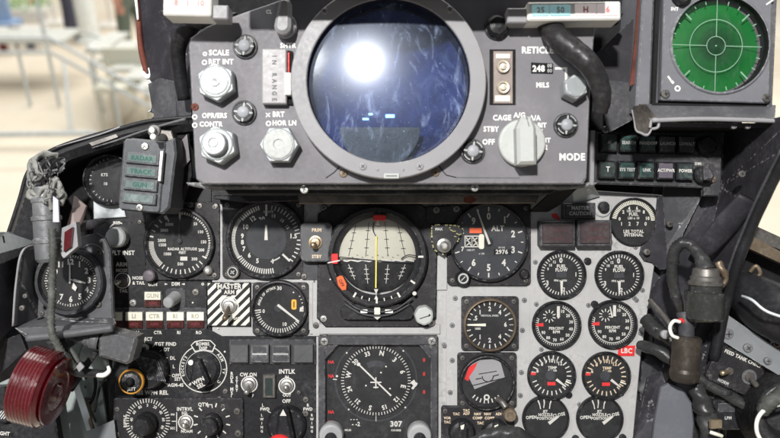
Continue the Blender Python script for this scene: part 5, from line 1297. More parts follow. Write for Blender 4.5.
# tray below
T = thing('sight_tray', 'scuffed black tray and rail just beneath the gunsight', 'tray', 390, 192, 60)
TD = 98
def tb(b):
    b.prism([(197, 184.5), (586, 184.5), (583, 188), (560, 190.5), (215, 190.5), (199, 187)], 0, 38, 'blackscuff', 1.6)
sub(T, T, 'rail', tb)
sub(T, T, 'channel', lambda b: b.prism([(228, 190), (556, 190), (546, 195), (232, 195)], -60, 15, 'black', 1))
sub(T, T, 'bright_channel', lambda b: b.prism([(294, 193), (545, 193), (540, 203), (296, 203.5)], -40, -22, 'bronzebar', 1))
sub(T, T, 'dark_channel', lambda b: b.prism([(205, 194), (300, 194), (296, 200), (240, 202), (205, 198)], -62, -36, 'black', 1))
for x, y in ((309, 191), (470, 189)): screw(T, x, y, 4, 38.5, 'steel')
sub(T, T, 'red_scuff', lambda b: b.prism([(466, 197), (474, 195), (480, 199), (474, 203), (466, 202)], -22, -21.7, 'rustred'))
T = thing('shadow_wedge', 'black slanting tray shadow wedge and pale shelf under the right corner of the gunsight', 'strut', 560, 198, 50)
sub(T, T, 'plate', lambda b: b.slab([(556, 188, 60), (578, 188, 60), (560, 205, 30), (548, 212, 20), (530, 212, 20)], 8, 'void'))  # black sheet stands in for the right end of the tray's shadow
sub(T, T, 'shelf', lambda b: b.slab([(572, 186, 30), (594, 186, 30), (600, 196, 5), (574, 204, 5)], 3, 'palegrey'))

# padded dark block behind the sight on both sides, under the added shade bar
T = thing('glareshield', 'black glareshield behind and above the gunsight', 'glareshield', 390, 20, -10)
sub(T, T, 'left_wing', lambda b: b.slab([(158, 10, 20), (215, -10, 20), (215, 60, 20), (196, 130, 20), (190, 140, 0), (186, 90, 0), (178, 50, 0)], 10, 'skin_dark'))
sub(T, T, 'left_duct', lambda b: b.tube([(205, 12, 60), (190, 26, 60), (180, 40, 50), (178, 60, 40), (184, 100, 30)], [8, 9, 8, 7, 6], 'black', 16))
sub(T, T, 'right_wing', lambda b: b.slab([(560, -20, 20), (662, -20, 20), (640, 40, 20), (655, 130, 20), (590, 130, 20)], 10, 'void'))

# ---------------- indexer lamp strips at the very top
def strip(name, label, x0, y0, x1, y1, dep, wins, group, tail=None):
    T = thing(name, label, 'indexer', (x0+x1)/2, (y0+y1)/2, dep, 1.2 if x0 < 300 else -.5, group)
    sub(T, T, 'frame', lambda b: b.prism(rrect(x0, y0, x1, y1, 2), -25, 0, 'white', 1.6), 'pale frame')
    for (a, c, e, f, mt, tx, tm) in wins:
        def g(b):
            b.prism([(a, c), (e, c), (e, f), (a, f)], -1, .8, mt, .3)
            if tx: b.text(tx, (a+e)/2, (c+f)/2, 6, 1.0, tm, sx=1.0)
        sub(T, T, 'window', g)
    if tail: sub(T, T, 'end_block', lambda b: b.prism(rrect(*tail, 1), -22, -4, 'bezelgrey', 1.2))
    return T
strip('indexer_strip', 'white lit strip with faint pink figures at top left, above the gunsight corner', 163, -12, 211, 15.5, 148, ((170, -4, 183, 11, 'glowwhite', '8', 'glowpink'), (185, -4, 191, 11, 'glowwhite', '1', 'glowpink'), (194, -4, 207, 11, 'glowwhite', '10', 'glowpink')), 'indexer strips', (211, 3, 227, 17))
strip('indexer_strip', 'white strip with two pale teal windows and pink figures at top right', 527.5, 1.5, 621, 20, 135, ((532, 5, 549, 16, 'glowteal', '25', 'marks_dim'), (550, 5, 570.5, 16, 'glowteal', '50', 'marks_dim'), (575, 4.5, 596, 16, 'glowwhite', 'H', 'glowpink'), (597, 4.5, 618, 16, 'glowwhite', '6', 'glowpink')), 'indexer strips', (508, 6, 528, 21))
T = thing('strip_mount', 'dark grey bar carrying the lit strip at top left', 'mount', 200, 20, 98)
sub(T, T, 'bar', lambda b: b.prism([(160, 10), (236, 12), (222, 24), (196, 26), (172, 18)], -12, 0, 'dark', 2))
T = thing('strip_mount', 'dark bar carrying the white strip at top right', 'mount', 560, 20, 98)
sub(T, T, 'bar', lambda b: b.prism([(512, 12), (624, 12), (620, 22), (530, 24), (514, 18)], -12, 0, 'void', 2))
# cable in a black leather sleeve
single('sleeved_cable', 'thick glossy black sleeved cable curving down over the word RETICLE', 'cable', 580, 50, 130, lambda b: b.tube([(543, 8, 100), (549, 24, 112), (558, 38, 126), (573, 50, 132), (587, 62, 136), (597, 78, 134), (602, 96, 130), (600, 112, 124)], [9.6, 10, 9.8, 9.6, 9.2, 8.6, 7.6, 6.2], 'leather', 24, sub=10, braid=.018, rib=.02, ribn=3))

# ================================================================== radar warning scope, upper right
T = thing('radar_scope', 'square grey scope with a round green screen and crosshair at upper right', 'scope', 719, 46, 90, roll=1.6)
RS = T
sub(T, T, 'case', lambda b: b.prism([(655, -20), (775, -20), (775, 107), (655, 107)], -80, -12, 'midgrey', 2))
sub(T, T, 'faceplate', lambda b: b.hole_plate(rrect(662, -16, 770, 102, 1.5), 719, 44.5, 49, -6, 1.5, 'scopegrey', 1))
def rw(b):
    n = 72; prof = [(52, 1), (52, 2.6), (51, 3.4), (49.6, 3.4), (49.4, 2.6), (49.4, -12)]
    for j in range(len(prof)-1):
        vs_ = []
        for r_, d in (prof[j], prof[j+1]):
            for i in range(n): px, py = clk(719, 44.5, 360*i/n, r_-1.5); vs_.append(b.L(px, py, d))
        b.add(vs_, [(i, (i+1) % n, n+(i+1) % n, n+i) for i in range(n)], 'scopegrey' if j < 3 else 'void', True)
sub(T, T, 'screen_bezel', rw)
def scr(b):
    Rr = 150; prof = [(46.6*(1-i/8)+.01, 0) for i in range(9)]; prof = [(r_, -12+math.sqrt(Rr*Rr-r_*r_)-math.sqrt(Rr*Rr-47*47)) for r_, _ in prof]
    b.lathe(717.5, 44.5, prof, 'phosphor', 56, True)
so = sub(T, T, 'screen', scr)
def ret(b):
    cx, cy, d = 717.5, 45, -3
    b.ring(cx, cy, 26, 26.7, d, 'retline', n=64); b.ring(cx, cy, 9, 9.7, d, 'retline', n=40); b.disc(cx, cy, .9, d, 'retline', 8)
    for a in (0, 90, 180, 270): b.bar(*clk(cx, cy, a, 9), *clk(cx, cy, a, 46), .75, d+.02, 'retline')
    for a in range(0, 360, 15):
        if a % 90 == 0: continue
        l = 36 if a % 45 == 0 else 42; b.bar(*clk(cx, cy, a, l), *clk(cx, cy, a, 46), 1.4 if a % 45 == 0 else 1.0, d, 'retline')
sub(T, T, 'reticle', ret)
sub(T, T, 'glass', lambda b: b.lathe(717.5, 44.5, [(47.5, -1.5), (25, -.7), (.01, -.2)], 'glass', 48, True))
sub(T, T, 'lettering', lambda b: (b.text('INT', 673, 11, 3.6, 1.8, 'white'), b.bar(668, 78, 672, 83, 1.8, 1.8, 'white'), b.bar(671, 82, 674, 85, 2.4, 1.8, 'white'), b.ring(678, 90, 1.6, 3, 1.8, 'white'), b.bar(764, 4, 772, -2, 1.4, 1.8, 'white')))
sub(T, T, 'knob', lambda b: b.lathe(678, -1, [(9, 1), (9, 8), (7, 10)], 'black', 24))
for x, y in ((666, 96), (767, 97)): screw(T, x, y, 4.4, 1.8, 'darksteel')
sub(T, T, 'side_rail', lambda b: b.prism([(645, -20), (656, -20), (655, 112), (640, 112)], -70, -8, 'scopegrey', 1.5))
sub(T, T, 'right_rail', lambda b: b.prism([(771, -20), (778, -20), (776, 108), (770, 106)], -40, -3, 'midgrey', 1))
sub(T, T, 'gap', lambda b: b.prism([(656, -20), (660.6, -20), (658.6, 104), (770, 103.5), (770, 105.4), (655, 106.4)], -8, -3, 'void'))
# scope shelf
T = thing('scope_shelf', 'worn dark shelf with a bright front edge holding the green scope', 'shelf', 710, 115, 80)
sub(T, T, 'top', lambda b: b.slab([(640, 104, 85), (776, 105, 85), (775, 118, 100), (650, 120, 100)], 6, 'midgrey'))
sub(T, T, 'front_edge', lambda b: b.tube([(652, 120.5, 102), (700, 119, 102), (745, 120, 102), (790, 121.5, 102)], 2.0, 'bezelgrey', 10))
sub(T, T, 'lower_lip', lambda b: b.slab([(652, 122, 100), (790, 123.5, 100), (790, 128, 92), (660, 126, 92)], 4, 'skin_dark'))
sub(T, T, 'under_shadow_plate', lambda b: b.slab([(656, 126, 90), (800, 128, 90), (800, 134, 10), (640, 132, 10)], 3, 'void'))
for x in (734, 748): 
    o = screw(T, x, 126, 3, 0, 'steel'); o.location = (cpos(x, 126, 93)-INFO[T.name][4])*S
# torn bracket and ring
T = thing('torn_bracket', 'torn rubber flap with a bright ragged edge left of the shelf', 'bracket', 645, 118, 95)
sub(T, T, 'flap', lambda b: b.slab([(634, 106, 98), (646, 104, 98), (655, 116, 98), (652, 126, 98), (646, 134, 98), (638, 131, 98), (633, 118, 98)], 3, 'bronzebar'))
sub(T, T, 'ragged_edge', lambda b: b.tube([(632, 110, 99), (634, 120, 99), (636, 130, 99), (641, 133, 99), (647, 135, 99), (651, 130, 99), (650, 127, 99)], [.8, .5, .9, 1.1, 1.3, .8, .4], 'bezelgrey', 8))
sub(T, T, 'ring', lambda b: b.tube([(650, 128, 100), (652, 120, 100), (658, 120, 100), (658, 127, 100), (652, 129, 100)], 1.3, 'bezelgrey', 8))
# frame skirt left of scope
T = thing('scope_side_frame', 'dark triangular frame with a rust-red strip between the cable and the green scope', 'frame', 625, 60, 60)
sub(T, T, 'skirt', lambda b: b.slab([(645, -30, 55), (640, 12, 60), (596, 54, 60), (606, 80, 60), (608, 115, 60), (640, 115, 60), (644, 60, 60), (652, -30, 55)], 4, 'skin_dark'))
sub(T, T, 'lower_skirt', lambda b: b.slab([(604, 80, 64), (636, 83, 64), (636, 118, 64), (610, 132, 64), (604, 118, 64)], 3, 'dark'))
sub(T, T, 'rust_strip', lambda b: b.slab([(638, -6, 74), (643, -6, 74), (642, 20, 74), (639, 52, 74), (634, 84, 74), (630, 86, 74), (632, 66, 74), (634, 48, 74), (636, 24, 74)], 1.5, 'rustred'))
sub(T, T, 'edge_rail', lambda b: b.slab([(646, -20, 72), (652, -20, 72), (644, 108, 78), (637, 108, 78)], 6, 'bezelgrey'))

# button panel under the scope
T = thing('button_panel', 'dark panel of ten square push buttons and two knobs right of the gunsight', 'button panel', 655, 160, 30, roll=1.2)
sub(T, T, 'plate', lambda b: b.prism([(592, 133), (722, 131), (722, 188), (720, 195), (705, 195), (705, 187), (592, 185)], -8, 0, 'blockpanel', 1.2))
sub(T, T, 'left_rail', lambda b: b.prism([(589, 132), (594, 132), (594, 186), (589, 186)], -10, 3, 'bezelgrey', .8))
txs = (('AI', 'SEARCH', 'HANDOFF', 'LAUNCH', 'LOWALT'), ('T', 'SYS TEST', 'UNK', 'ACT/PWR', 'POWER'))
for j in range(2):
    for i in range(5):
        x = 606.8+i*19.2-(j*1.0); y = 144.6+j*26.6
        mt = (('lampgreen', 'lampteal', 'lampteal', 'dark', 'dark'), ('lampgreen', 'lampteal', 'lampteal', 'purplebtn', 'lampgreen'))[j][i]
        def bt(b):
            b.prism(rrect(x-8.9, y-9.4, x+8.9, y+9.4, 1), -1, 2, 'void', .3); b.prism(rrect(x-8.2, y-8.6, x+8.2, y+8.6, 1), 1, 7, 'black', .8)
        o = sub(T, T, 'push_button', bt)
        def cf(b):
            b.prism(rrect(x-7, y-7.4, x+7, y+7.2, .8), 6, 7.8, mt, .5); b.text(txs[j][i], x, y-.3, 3.2 if len(txs[j][i]) > 1 else 5, 8.0, 'marks' if j and i in (0, 3, 4) else 'marks_dim', sx=.9)
            if mt == 'lampteal': b.bar(x-5, y-6, x+5, y-6, .6, 7.95, 'greenmark'); b.bar(x-5.8, y-5, x-5.8, y+4, .6, 7.95, 'greenmark')
        sub(T, o, 'cap', cf)
sub(T, T, 'rotary_knob', lambda b: b.lathe(704, 145, [(9, 0), (9, 8), (7, 10)], 'black', 28, nonround=lambda i, t: 1+.04*(i % 2)))
o = sub(T, T, 'rotary_knob', lambda b: (b.lathe(701, 174, [(9, 0), (9, 7), (7.6, 9)], 'black', 28), b.prism([(697, 166), (702, 165), (708, 176), (705, 180), (698, 180)], 8, 17, 'dark', 2), b.text('DIM', 698, 163, 2.8, .3)))
screw(T, 712, 178, 4, .4, 'bronze')
screw(T, 604, 131.5, 4, 3, 'steel')

# ================================================================== warning lamp box, upper left
T = thing('warning_lamp_box', 'tilted grey box with four green-tinted lamp windows, one marked GUN, at upper left', 'warning light', 142, 178, 60, roll=5)
def tl(x, y): return (x, y)
sub(T, T, 'box', lambda b: b.prism([(120, 143), (128, 139), (162, 139), (171, 135), (174, 150), (172, 205), (166, 212), (124, 212), (120, 205)], -45, 0, 'midgreydark', 2))
sub(T, T, 'face', lambda b: b.prism(rrect(122, 140, 163, 211, 3), -1, 2, 'midgreydark', 1))
for i, t in enumerate(('RADAR', 'TRACK', 'GUN', '')):
    y = 153+i*13.2
    def lf(b): b.prism(rrect(125.5, y, 159.5, y+11.4, 1), 1, 5.5, 'midgrey', .9)
    o = sub(T, T, 'lamp_frame', lf)
    def lw(b):
        b.prism(rrect(128, y+2, 157, y+9.6, .6), 5, 6.1, 'lampface', .3)
        if t: b.text(t, 142.5, y+5.9, 4.6, 6.4, 'greenmark', sx=1.1)
    sub(T, o, 'window', lw)
sub(T, T, 'bracket', lambda b: b.prism([(160, 150), (163.5, 150), (163.5, 180), (160, 180)], 2, 7, 'steel', .5))
screw(T, 143, 146.5, 3.8, 2.2, 'steel'); screw(T, 143, 207.5, 3.6, 2.2, 'steel')
sub(T, T, 'side_bracket', lambda b: b.prism([(150, 128), (166, 128), (170, 138), (150, 140)], -20, -4, 'darksteel', 1))
single('frame_bolt', 'round steel bolt on the post above the green-tinted lamp box', 'bolt', 154, 133, 75, lambda b: (b.lathe(154, 131, [(6, -4), (6, 1), (4, 2), (4, 6), (2.6, 7)], 'steel', 20), b.lathe(155, 137.5, [(3, -2), (3, 6), (2, 7)], 'white', 14)))
T = thing('angle_bracket', 'dark folded bracket between the lamp box and the gunsight', 'bracket', 185, 165, 20)
sub(T, T, 'plate', lambda b: b.slab([(170, 128, 30), (188, 120, 30), (192, 175, 30), (184, 200, 20), (172, 205, 20)], 3, 'void'))
sub(T, T, 'strip', lambda b: b.slab([(182, 140, 33), (187, 134, 33), (190, 160, 33), (181, 170, 33)], 2, 'purple'))

# ================================================================== clock on the left bracket
T = thing('clock', 'twelve hour cockpit clock in a grey cast bracket at the left edge', 'clock', 73, 280, 40)
CK = T
sub(T, T, 'mounting_plate', lambda b: b.prism([(34, 256), (40, 246), (95, 233), (104, 238), (110, 250), (113, 318), (110, 324), (36, 324)], -6, 0, 'midgrey', 1.6))
sub(T, T, 'bezel', lambda b: b.lathe(72, 280.5, [(34, -1), (34, 8), (32.5, 10), (29.4, 10.4)], 'dark', 56, cap=False))
sub(T, T, 'bezel_wall', lambda b: ringwall(b, 72, 280.5, 29.4, 10.4, 3, 'black'))
def ckf(b):
    x, y, d = 72, 280.5, 3.2; b.disc(x, y, 29.6, d, 'dial', 56); d += .3
    b.ticks(x, y, 23.5, 25.5, 0, 354, 60, .7, d); b.ticks(x, y, 22.4, 25.8, 0, 330, 12, 1.2, d)
    for i, t in enumerate(('12', '1', '2', '3', '4', '5', '6', '7', '8', '9', '10', '11')): x0, y0 = clk(x, y, i*30-1, 18.6); b.text(t, x0, y0, 5.6, d, rot=0)
    b.ring(x, y, 26.4, 27, d, 'marks_dim', 20, 80)
sub(T, T, 'dial', ckf)
sub(T, T, 'minute_hand', lambda b: b.bar(72, 283, 72, 262, 1.7, 5, 'marks', .3, .7))
sub(T, T, 'hour_hand', lambda b: (b.bar(76, 279.6, 88, 282.6, 2.6, 5.8, 'marks', .3, 1.6), b.bar(73, 279, 77, 280, 1, 5.8, 'marks', .3)))
sub(T, T, 'second_hand', lambda b: b.prism([(76, 282), (79.6, 287), (78, 290.6), (74.4, 287.6)], 5.2, 6, 'marks'))
sub(T, T, 'glass', lambda b: b.lathe(72, 280.5, [(29.4, 8.4), (15, 9.4), (.01, 9.7)], 'glass', 40, True))
for x, y, r_ in ((99, 252, 3.4), (98, 304, 3.8), (94, 253, 1.8), (42, 313, 2.6)): screw(T, x, y, r_, .4, 'darksteel')
sub(T, T, 'left_flange', lambda b: b.slab([(22, 252, 70), (36, 246, 42), (38, 322, 40), (13, 326, 72), (16, 284, 74)], 3, 'midgrey'))
sub(T, T, 'flange_edge', lambda b: b.tube([(36, 245, 46), (22, 252, 73), (16, 284, 77), (13, 326, 75)], 1.1, 'bezelgrey', 6))
sub(T, T, 'shelf', lambda b: b.slab([(36, 318, 42), (112, 318, 42), (114, 324, 70), (112, 330, 76), (30, 342, 82), (24, 336, 82), (15, 328, 72)], 5, 'midgrey'))
sub(T, T, 'shelf_lip', lambda b: b.tube([(27, 338, 84), (60, 335, 82), (90, 331, 79), (113, 328, 76)], 3.6, 'midgrey', 12))
sub(T, T, 'arc_mark', lambda b: b.tube([(84, 247, 41), (92, 244, 41), (100, 247, 41), (104, 253, 41)], .5, 'bezelgrey', 6))
o = screw(T, 22, 308, 2.6, 0, 'darksteel'); o.location = (cpos(22, 308, 76)-INFO[T.name][4])*S
o = screw(T, 25, 296, 2.2, 0, 'darksteel'); o.location = (cpos(25, 296, 75)-INFO[T.name][4])*S

# frayed conduit with red lens in front of the clock
T = thing('frayed_conduit', 'grey ribbed conduit with a frayed silvery top in front of the clock', 'conduit', 50, 215, 90)
def cond(b):
    b.lathe3(b.P(49, 262, 90), b.P(45, 190, 90)-b.P(49, 262, 90), [(0, 9), (3, 11), (16, 11.4), (17, 12.4), (20, 12.4), (21, 11.4), (36, 11.4), (37, 12.6), (40, 12.6), (41, 11), (52, 11), (53, 12), (56, 12), (57, 10), (66, 9.4)], 'conduit', 28)
sub(T, T, 'tube', cond)
sub(T, T, 'light_strip', lambda b: b.slab([(53, 196, 104), (58, 200, 104), (59, 222, 103), (53, 222, 103)], 2, 'lilac'))
def fray(b):
    random.seed(11)
    main = [[(34, 158, 80), (30, 168, 84), (31, 180, 88), (34, 192, 94), (42, 198, 98), (52, 198, 98)],
            [(58, 156, 70), (48, 154, 76), (38, 156, 82), (32, 164, 84)], [(33, 160, 84), (38, 172, 90), (34, 184, 94), (30, 196, 92), (38, 200, 96)],
            [(36, 200, 98), (42, 190, 100), (50, 186, 100), (55, 179, 98), (60, 186, 100), (58, 198, 98)], [(44, 202, 98), (47, 192, 102), (55, 190, 102), (62, 196, 100)],
            [(52, 210, 98), (50, 196, 102), (54, 184, 102), (57, 178, 100)], [(60, 205, 96), (64, 198, 96), (62, 190, 98), (56, 186, 98)]]
    for i, p in enumerate(main): b.tube(p, [2.2, 2.9, 2.4, 2.8, 2.4, 1.6][:len(p)] if i < 3 else [1.9, 2.3, 2.0, 2.4, 1.8, 1.4][:len(p)], 'tape', 9, braid=.3)
def strands(b):
    random.seed(5)
    for i in range(26):
        x, y, d = random.uniform(32, 60), random.uniform(172, 204), random.uniform(92, 104); p = []
        for k in range(5): p.append((x, y, d)); x += random.uniform(-7, 7); y -= random.uniform(-2, 8); d += random.uniform(-4, 4); x = min(65, max(27, x))
        b.tube(p, random.uniform(.4, .9), random.choice(('tape', 'rubber', 'conduit')), 6, sub=4)
sub(T, T, 'loose_wires', strands)
sub(T, T, 'frayed_tape', fray, 'crumpled silver tape')
def spiral(b):
    p = [(52, 228, 104), (53, 245, 104), (53, 262, 102), (52, 280, 100), (52, 298, 100), (51, 315, 100), (52, 332, 98), (58, 346, 94), (66, 358, 90), (76, 368, 84)]
    b.tube(p, 2.8, 'braid', 10, sub=8, rib=.34, ribn=1)
sub(T, T, 'spiral_wire', spiral)
T = thing('red_side_lamp', 'small dark red lens lamp in a grey frame beside the ribbed conduit', 'lamp', 69, 240, 90)
sub(T, T, 'frame', lambda b: b.slab([(62, 228, 96), (76, 222, 92), (78, 246, 92), (64, 258, 96), (60, 254, 96)], 8, 'bezelgrey'))
sub(T, T, 'lens', lambda b: b.slab([(64.5, 232, 98), (72.5, 227, 96), (71, 247, 96), (63.5, 252, 98)], 3, 'redlens'))
sub(T, T, 'hood', lambda b: b.slab([(66, 228, 84), (72, 208, 78), (74, 196, 70), (86, 206, 70), (82, 222, 76), (76, 230, 84)], 3, 'tanplate'))
single('grey_hose', 'soft grey hose running from the red side lamp toward the panel', 'hose', 90, 225, 60, lambda b: b.tube([(72, 230, 70), (82, 226, 66), (94, 224, 58), (102, 222, 40)], [5, 5, 4, 4], 'dark', 12, braid=.08))

# cables under the clock and connector box
single('braided_harness', 'dark braided cables crossing below the clock shelf', 'cable', 70, 360, 80, lambda b: (b.tube([(52, 340, 88), (56, 352, 86), (66, 364, 84), (78, 372, 80), (90, 373, 76), (104, 374, 72)], [4.4, 4.6, 4.6, 4.2, 3.8, 3.2], 'rubber', 12, rib=.1, sub=7), b.tube([(60, 336, 70), (64, 346, 74), (72, 352, 78), (78, 362, 80), (82, 370, 78)], [3, 3, 2.6, 2.4, 2.4], 'braid', 10, rib=.1)))
single('bright_terminal', 'bright white hooked wire terminal at the cable end', 'wire', 103, 374, 80, lambda b: b.tube([(97, 375, 76), (104, 375, 76), (109, 371, 76), (108, 366, 76)], [2, 2.2, 2, 1.2], 'white', 10))
single('harness_clamp', 'pale metal clip where the cables cross', 'clip', 80, 367, 90, lambda b: b.slab([(76, 367, 92), (80, 362, 92), (84, 367, 92), (79, 372, 92)], 2, 'bezelgrey'))
T = thing('connector_plug', 'dark grey squared connector plug hanging over the weapons panel edge', 'connector', 112, 345, 70)
sub(T, T, 'body', lambda b: b.prism([(97, 337), (104, 329), (136, 337), (137, 341), (131, 362), (126, 365), (98, 357)], -22, 0, 'plugmetal', 3))
sub(T, T, 'collar', lambda b: b.lathe3(b.P(100, 340, 62), Vector((-1, -.1, .25)), [(0, 9), (2, 9.6), (7, 9.6), (8, 8.4), (12, 8.4), (13, 7), (18, 7), (19, 6), (26, 5.6)], 'midgrey', 24))
sub(T, T, 'strap', lambda b: b.tube([(70, 330, 60), (82, 334, 62), (92, 340, 64), (100, 344, 64)], [4, 4, 3, 3], 'rubber', 10))
single('diagonal_strut', 'thin black strut slanting under the connector plug', 'strut', 80, 375, 50, lambda b: b.slab([(64, 388, 50), (92, 352, 50), (98, 352, 50), (72, 392, 50)], 4, 'black'))

# red ribbed wheel-shaped handle
T = thing('red_wheel_handle', 'big translucent dark red ribbed wheel-shaped handle at lower left', 'handle', 38, 393, 100)
RWA = Vector((-.96, .02, .24)).normalized()
def rwheel(b):
    ax = RWA; c0 = b.P(56, 391, 100)
    prof = [(0, 26), (1.5, 30), (4, 32.4)]
    mt = ['redlens', 'redlens']
    t = 4
    for i in range(8):
        prof += [(t+.3, 33.6), (t+2.2, 33.6), (t+2.45, 33.0), (t+2.8, 33.0)]; mt += ['redlens', 'redlens', 'redlens', 'redgroove']; t += 2.9
    prof += [(t+1, 31), (t+3, 27)]; mt += ['redlens', 'redlens']
    b.lathe3(c0, ax, prof, mt+['redlens'], 56)
    b.lathe3(c0, -ax, [(0, 26), (1, 24), (1.2, 8), (4, 7), (4.4, 3)], 'redlens', 40)
sub(T, T, 'wheel', rwheel)
sub(T, T, 'end_cap', lambda b: b.lathe3(b.P(56, 391, 100)-RWA*1.0, -RWA, [(0, 29.4), (1, 29), (1.4, 18), (.6, 17)], 'redlens', 48))
sub(T, T, 'shaft', lambda b: b.tube([(30, 410, 60), (70, 384, 60), (82, 366, 40)], 5, 'black', 12))

# ================================================================== connectors and cables at right
T = thing('cable_connector', 'large black cylinder connector with a shiny ring hanging at the right of the panel', 'connector', 705, 300, 90)
def ccon(b):
    b.lathe3(b.P(705, 320, 92), b.P(706, 282, 92)-b.P(705, 320, 92), [(0, 14), (1.5, 15.6), (24, 15.8), (25, 13), (30, 13), (31, 14), (34, 14), (35, 11.4), (40, 11)], 'glossyblack', 36)
    b.prism(rrect(690, 291, 715, 322, 2), -14, 5, 'glossyblack', 3)
sub(T, T, 'body', ccon)
sub(T, T, 'ring', lambda b: b.lathe3(b.P(705.5, 285, 92), b.P(706, 270, 92)-b.P(705.5, 285, 92), [(0, 14.6), (2, 15), (4, 13), (7, 13), (8, 11.6), (14, 11), (15, 9)], 'darksteel', 32))
sub(T, T, 'safety_wire', lambda b: b.tube([(718, 262, 92), (722, 270, 94), (726, 278, 92), (720, 290, 92)], [3, 3.6, 2.6, 1.2], 'bronze', 8, braid=.2))
T = thing('brown_connector', 'brown cylindrical cable connector below the black connector', 'connector', 686, 358, 80)
sub(T, T, 'body', lambda b: b.lathe3(b.P(684, 382, 80), b.P(687, 338, 80)-b.P(684, 382, 80), [(0, 9), (2, 12), (5, 13), (9, 13.2), (12, 12.2), (39, 12.8), (41, 11), (41.5, 8)], 'bronzetube', 36))
sub(T, T, 'wire_loop', lambda b: b.tube([(680, 322, 86), (674, 321, 88), (670, 327, 88), (672, 335, 88), (678, 338, 86)], 1.6, 'white', 8))
sub(T, T, 'red_sleeve', lambda b: b.tube([(677, 322, 84), (681, 320, 84), (684, 322, 84)], [1.6, 1.9, 1.6], 'red', 8))
sub(T, T, 'stub', lambda b: b.tube([(684, 312, 78), (686, 325, 80), (687, 340, 80)], 6.5, 'dark', 12, braid=.08))
lw_ = 'conduit'
single('looped_conduit', 'dark looped conduit arching from the side wall into the black connector', 'conduit', 690, 260, 70, lambda b: b.tube([(684, 318, 50), (676, 296, 60), (672, 272, 66), (674, 252, 70), (682, 243, 74), (692, 246, 78), (700, 256, 84), (706, 270, 90)], [4.4, 4.4, 4.8, 5, 5, 4.9, 5.5, 7.4], 'rubbercon', 14, sub=9, braid=.05, rib=.09))
def lc(b):
    b.tube([(645, 318, 30), (656, 330, 40), (668, 338, 46), (676, 345, 50)], [6, 7, 6, 5], 'rubbercon', 12, sub=7, rib=.12)
    b.tube([(640, 345, 20), (660, 352, 40), (690, 372, 50), (712, 386, 55), (740, 402, 60), (765, 420, 66)], [5, 6, 6, 5.4, 5, 5], 'rubbercon', 12, sub=8, braid=.1)
    b.tube([(695, 385, 62), (702, 402, 66), (708, 420, 68), (712, 450, 70)], [7, 8, 9, 10], 'rubbercon', 12, sub=8, braid=.14)
    b.tube([(684, 395, 40), (688, 415, 44), (694, 432, 46), (700, 455, 48)], [4, 4, 5, 5], 'rubber', 10, sub=6, rib=.12)
single('cable_bundle', 'bundle of dark rubbery cables crossing the lower right corner', 'cable bundle', 690, 385, 50, lc)
single('cable_clip', 'small brass coloured clip on the cable bundle near the bottom edge', 'clip', 716, 424, 90, lambda b: (b.slab([(711, 420, 92), (722, 420, 92), (722, 428, 92), (711, 429, 92)], 4, 'brass'), b.tube([(710, 432, 92), (716, 434, 94), (722, 436, 92)], 1.6, 'cream', 8)))
T = thing('rounded_lever', 'broad smooth grey lever plate at the bottom right of the engine panel', 'lever', 665, 415, 60)
def lev(b):
    pts = [(662, 388), (670, 384), (684, 390), (693, 404), (695, 424), (692, 460), (652, 460), (656, 420)]
    b.prism(pts, -6, 0, 'levergrey', 2)
sub(T, T, 'plate', lev); sub(T, T, 'edge_arm', lambda b: b.slab([(648, 378, 40), (662, 372, 40), (668, 392, 40), (656, 440, 40), (634, 440, 30)], 4, 'skin_dark'))
T = thing('link_arm', 'thin worn metal rod between the engine panel and the brown connector', 'rod', 655, 330, 30)
sub(T, T, 'rod', lambda b: b.tube([(650, 300, 20), (660, 312, 34), (668, 322, 44), (672, 330, 50)], [2.6, 3, 3, 2.4], 'darksteel', 10)); sub(T, T, 'joint', lambda b: b.lathe3(b.P(664, 334, 60), Vector((0, -1, 0)), [(0, 4), (4, 4), (5, 2.4)], 'bezelgrey', 14))

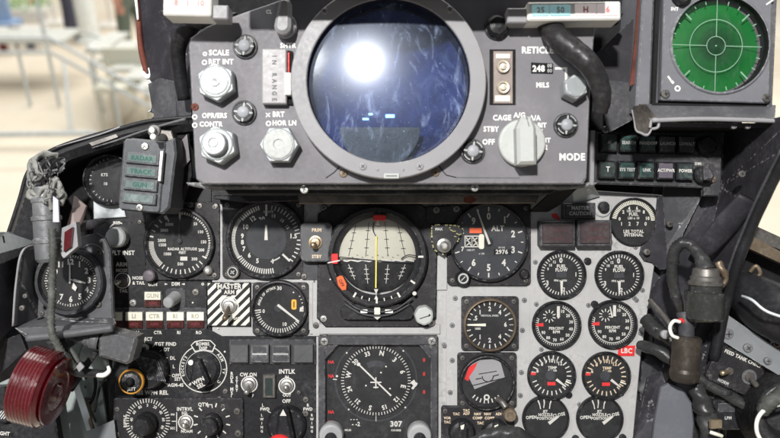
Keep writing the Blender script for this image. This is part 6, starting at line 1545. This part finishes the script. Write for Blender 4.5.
# finer wiring in the dark corners
def loom(seed, n, box, dep, rr):
    def f(b):
        random.seed(seed)
        for i in range(n):
            x = random.uniform(box[0], box[2]); y = random.uniform(box[1], box[3]); d = random.uniform(*dep); a = random.uniform(.6, 1.6); p = []
            for k in range(6):
                p.append((x, y, d)); a += random.uniform(-.5, .5); x += math.cos(a)*13; y += math.sin(a)*13; d += random.uniform(-8, 8); x = min(box[2]+8, max(box[0], x))
            b.tube(p, random.uniform(*rr), random.choice(('rubber', 'rubbercon', 'braid', 'bronze', 'void')), 8, sub=5, braid=.08)
    return f
single('wire_loom', 'tangle of thin dark wires behind the brown connector at lower right', 'wiring', 700, 380, 10, loom(21, 30, (648, 300, 775, 420), (-20, 30), (1.0, 2.6)))
single('wire_loom', 'few thin dark wires behind the red wheel handle at lower left', 'wiring', 60, 370, 10, loom(8, 7, (84, 350, 104, 400), (-5, 15), (.9, 1.8)))
for x, y, d, r_ in ((673, 262, 68, 5.6), (676, 296, 60, 5.2), (660, 331, 42, 8), (690, 372, 50, 6.8), (725, 393, 58, 6.6), (705, 410, 67, 10)):
    single('tape_band', 'black tape band wrapped round one of the dark conduits at right', 'tape', x, y, d, lambda b: b.lathe3(b.P(x, y, d), Vector((random.uniform(-.4, .4), random.uniform(-.2, .2), 1)), [(-1.6, r_*.9), (-1.6, r_), (1.6, r_), (1.6, r_*.9)], 'rubber', 16, cap=False), group='tape bands round the conduits')

# printed lettering belongs to the plate it is printed on: merge it into the plate's mesh
for o in [o for o in COL.objects if o.name.startswith('lettering') and o.parent]:
    pl = [c for c in o.parent.children if c.name.split('.')[0] in ('plate', 'faceplate', 'front_plate')]
    if not pl: continue
    pl = pl[0]; me = pl.data; off = len(me.materials)
    for m_ in o.data.materials: me.materials.append(m_)
    for p in o.data.polygons: p.material_index += off
    bm = bmesh.new(); bm.from_mesh(me); bm.from_mesh(o.data); bm.to_mesh(me); bm.free()
    od = o.data; bpy.data.objects.remove(o); bpy.data.meshes.remove(od)
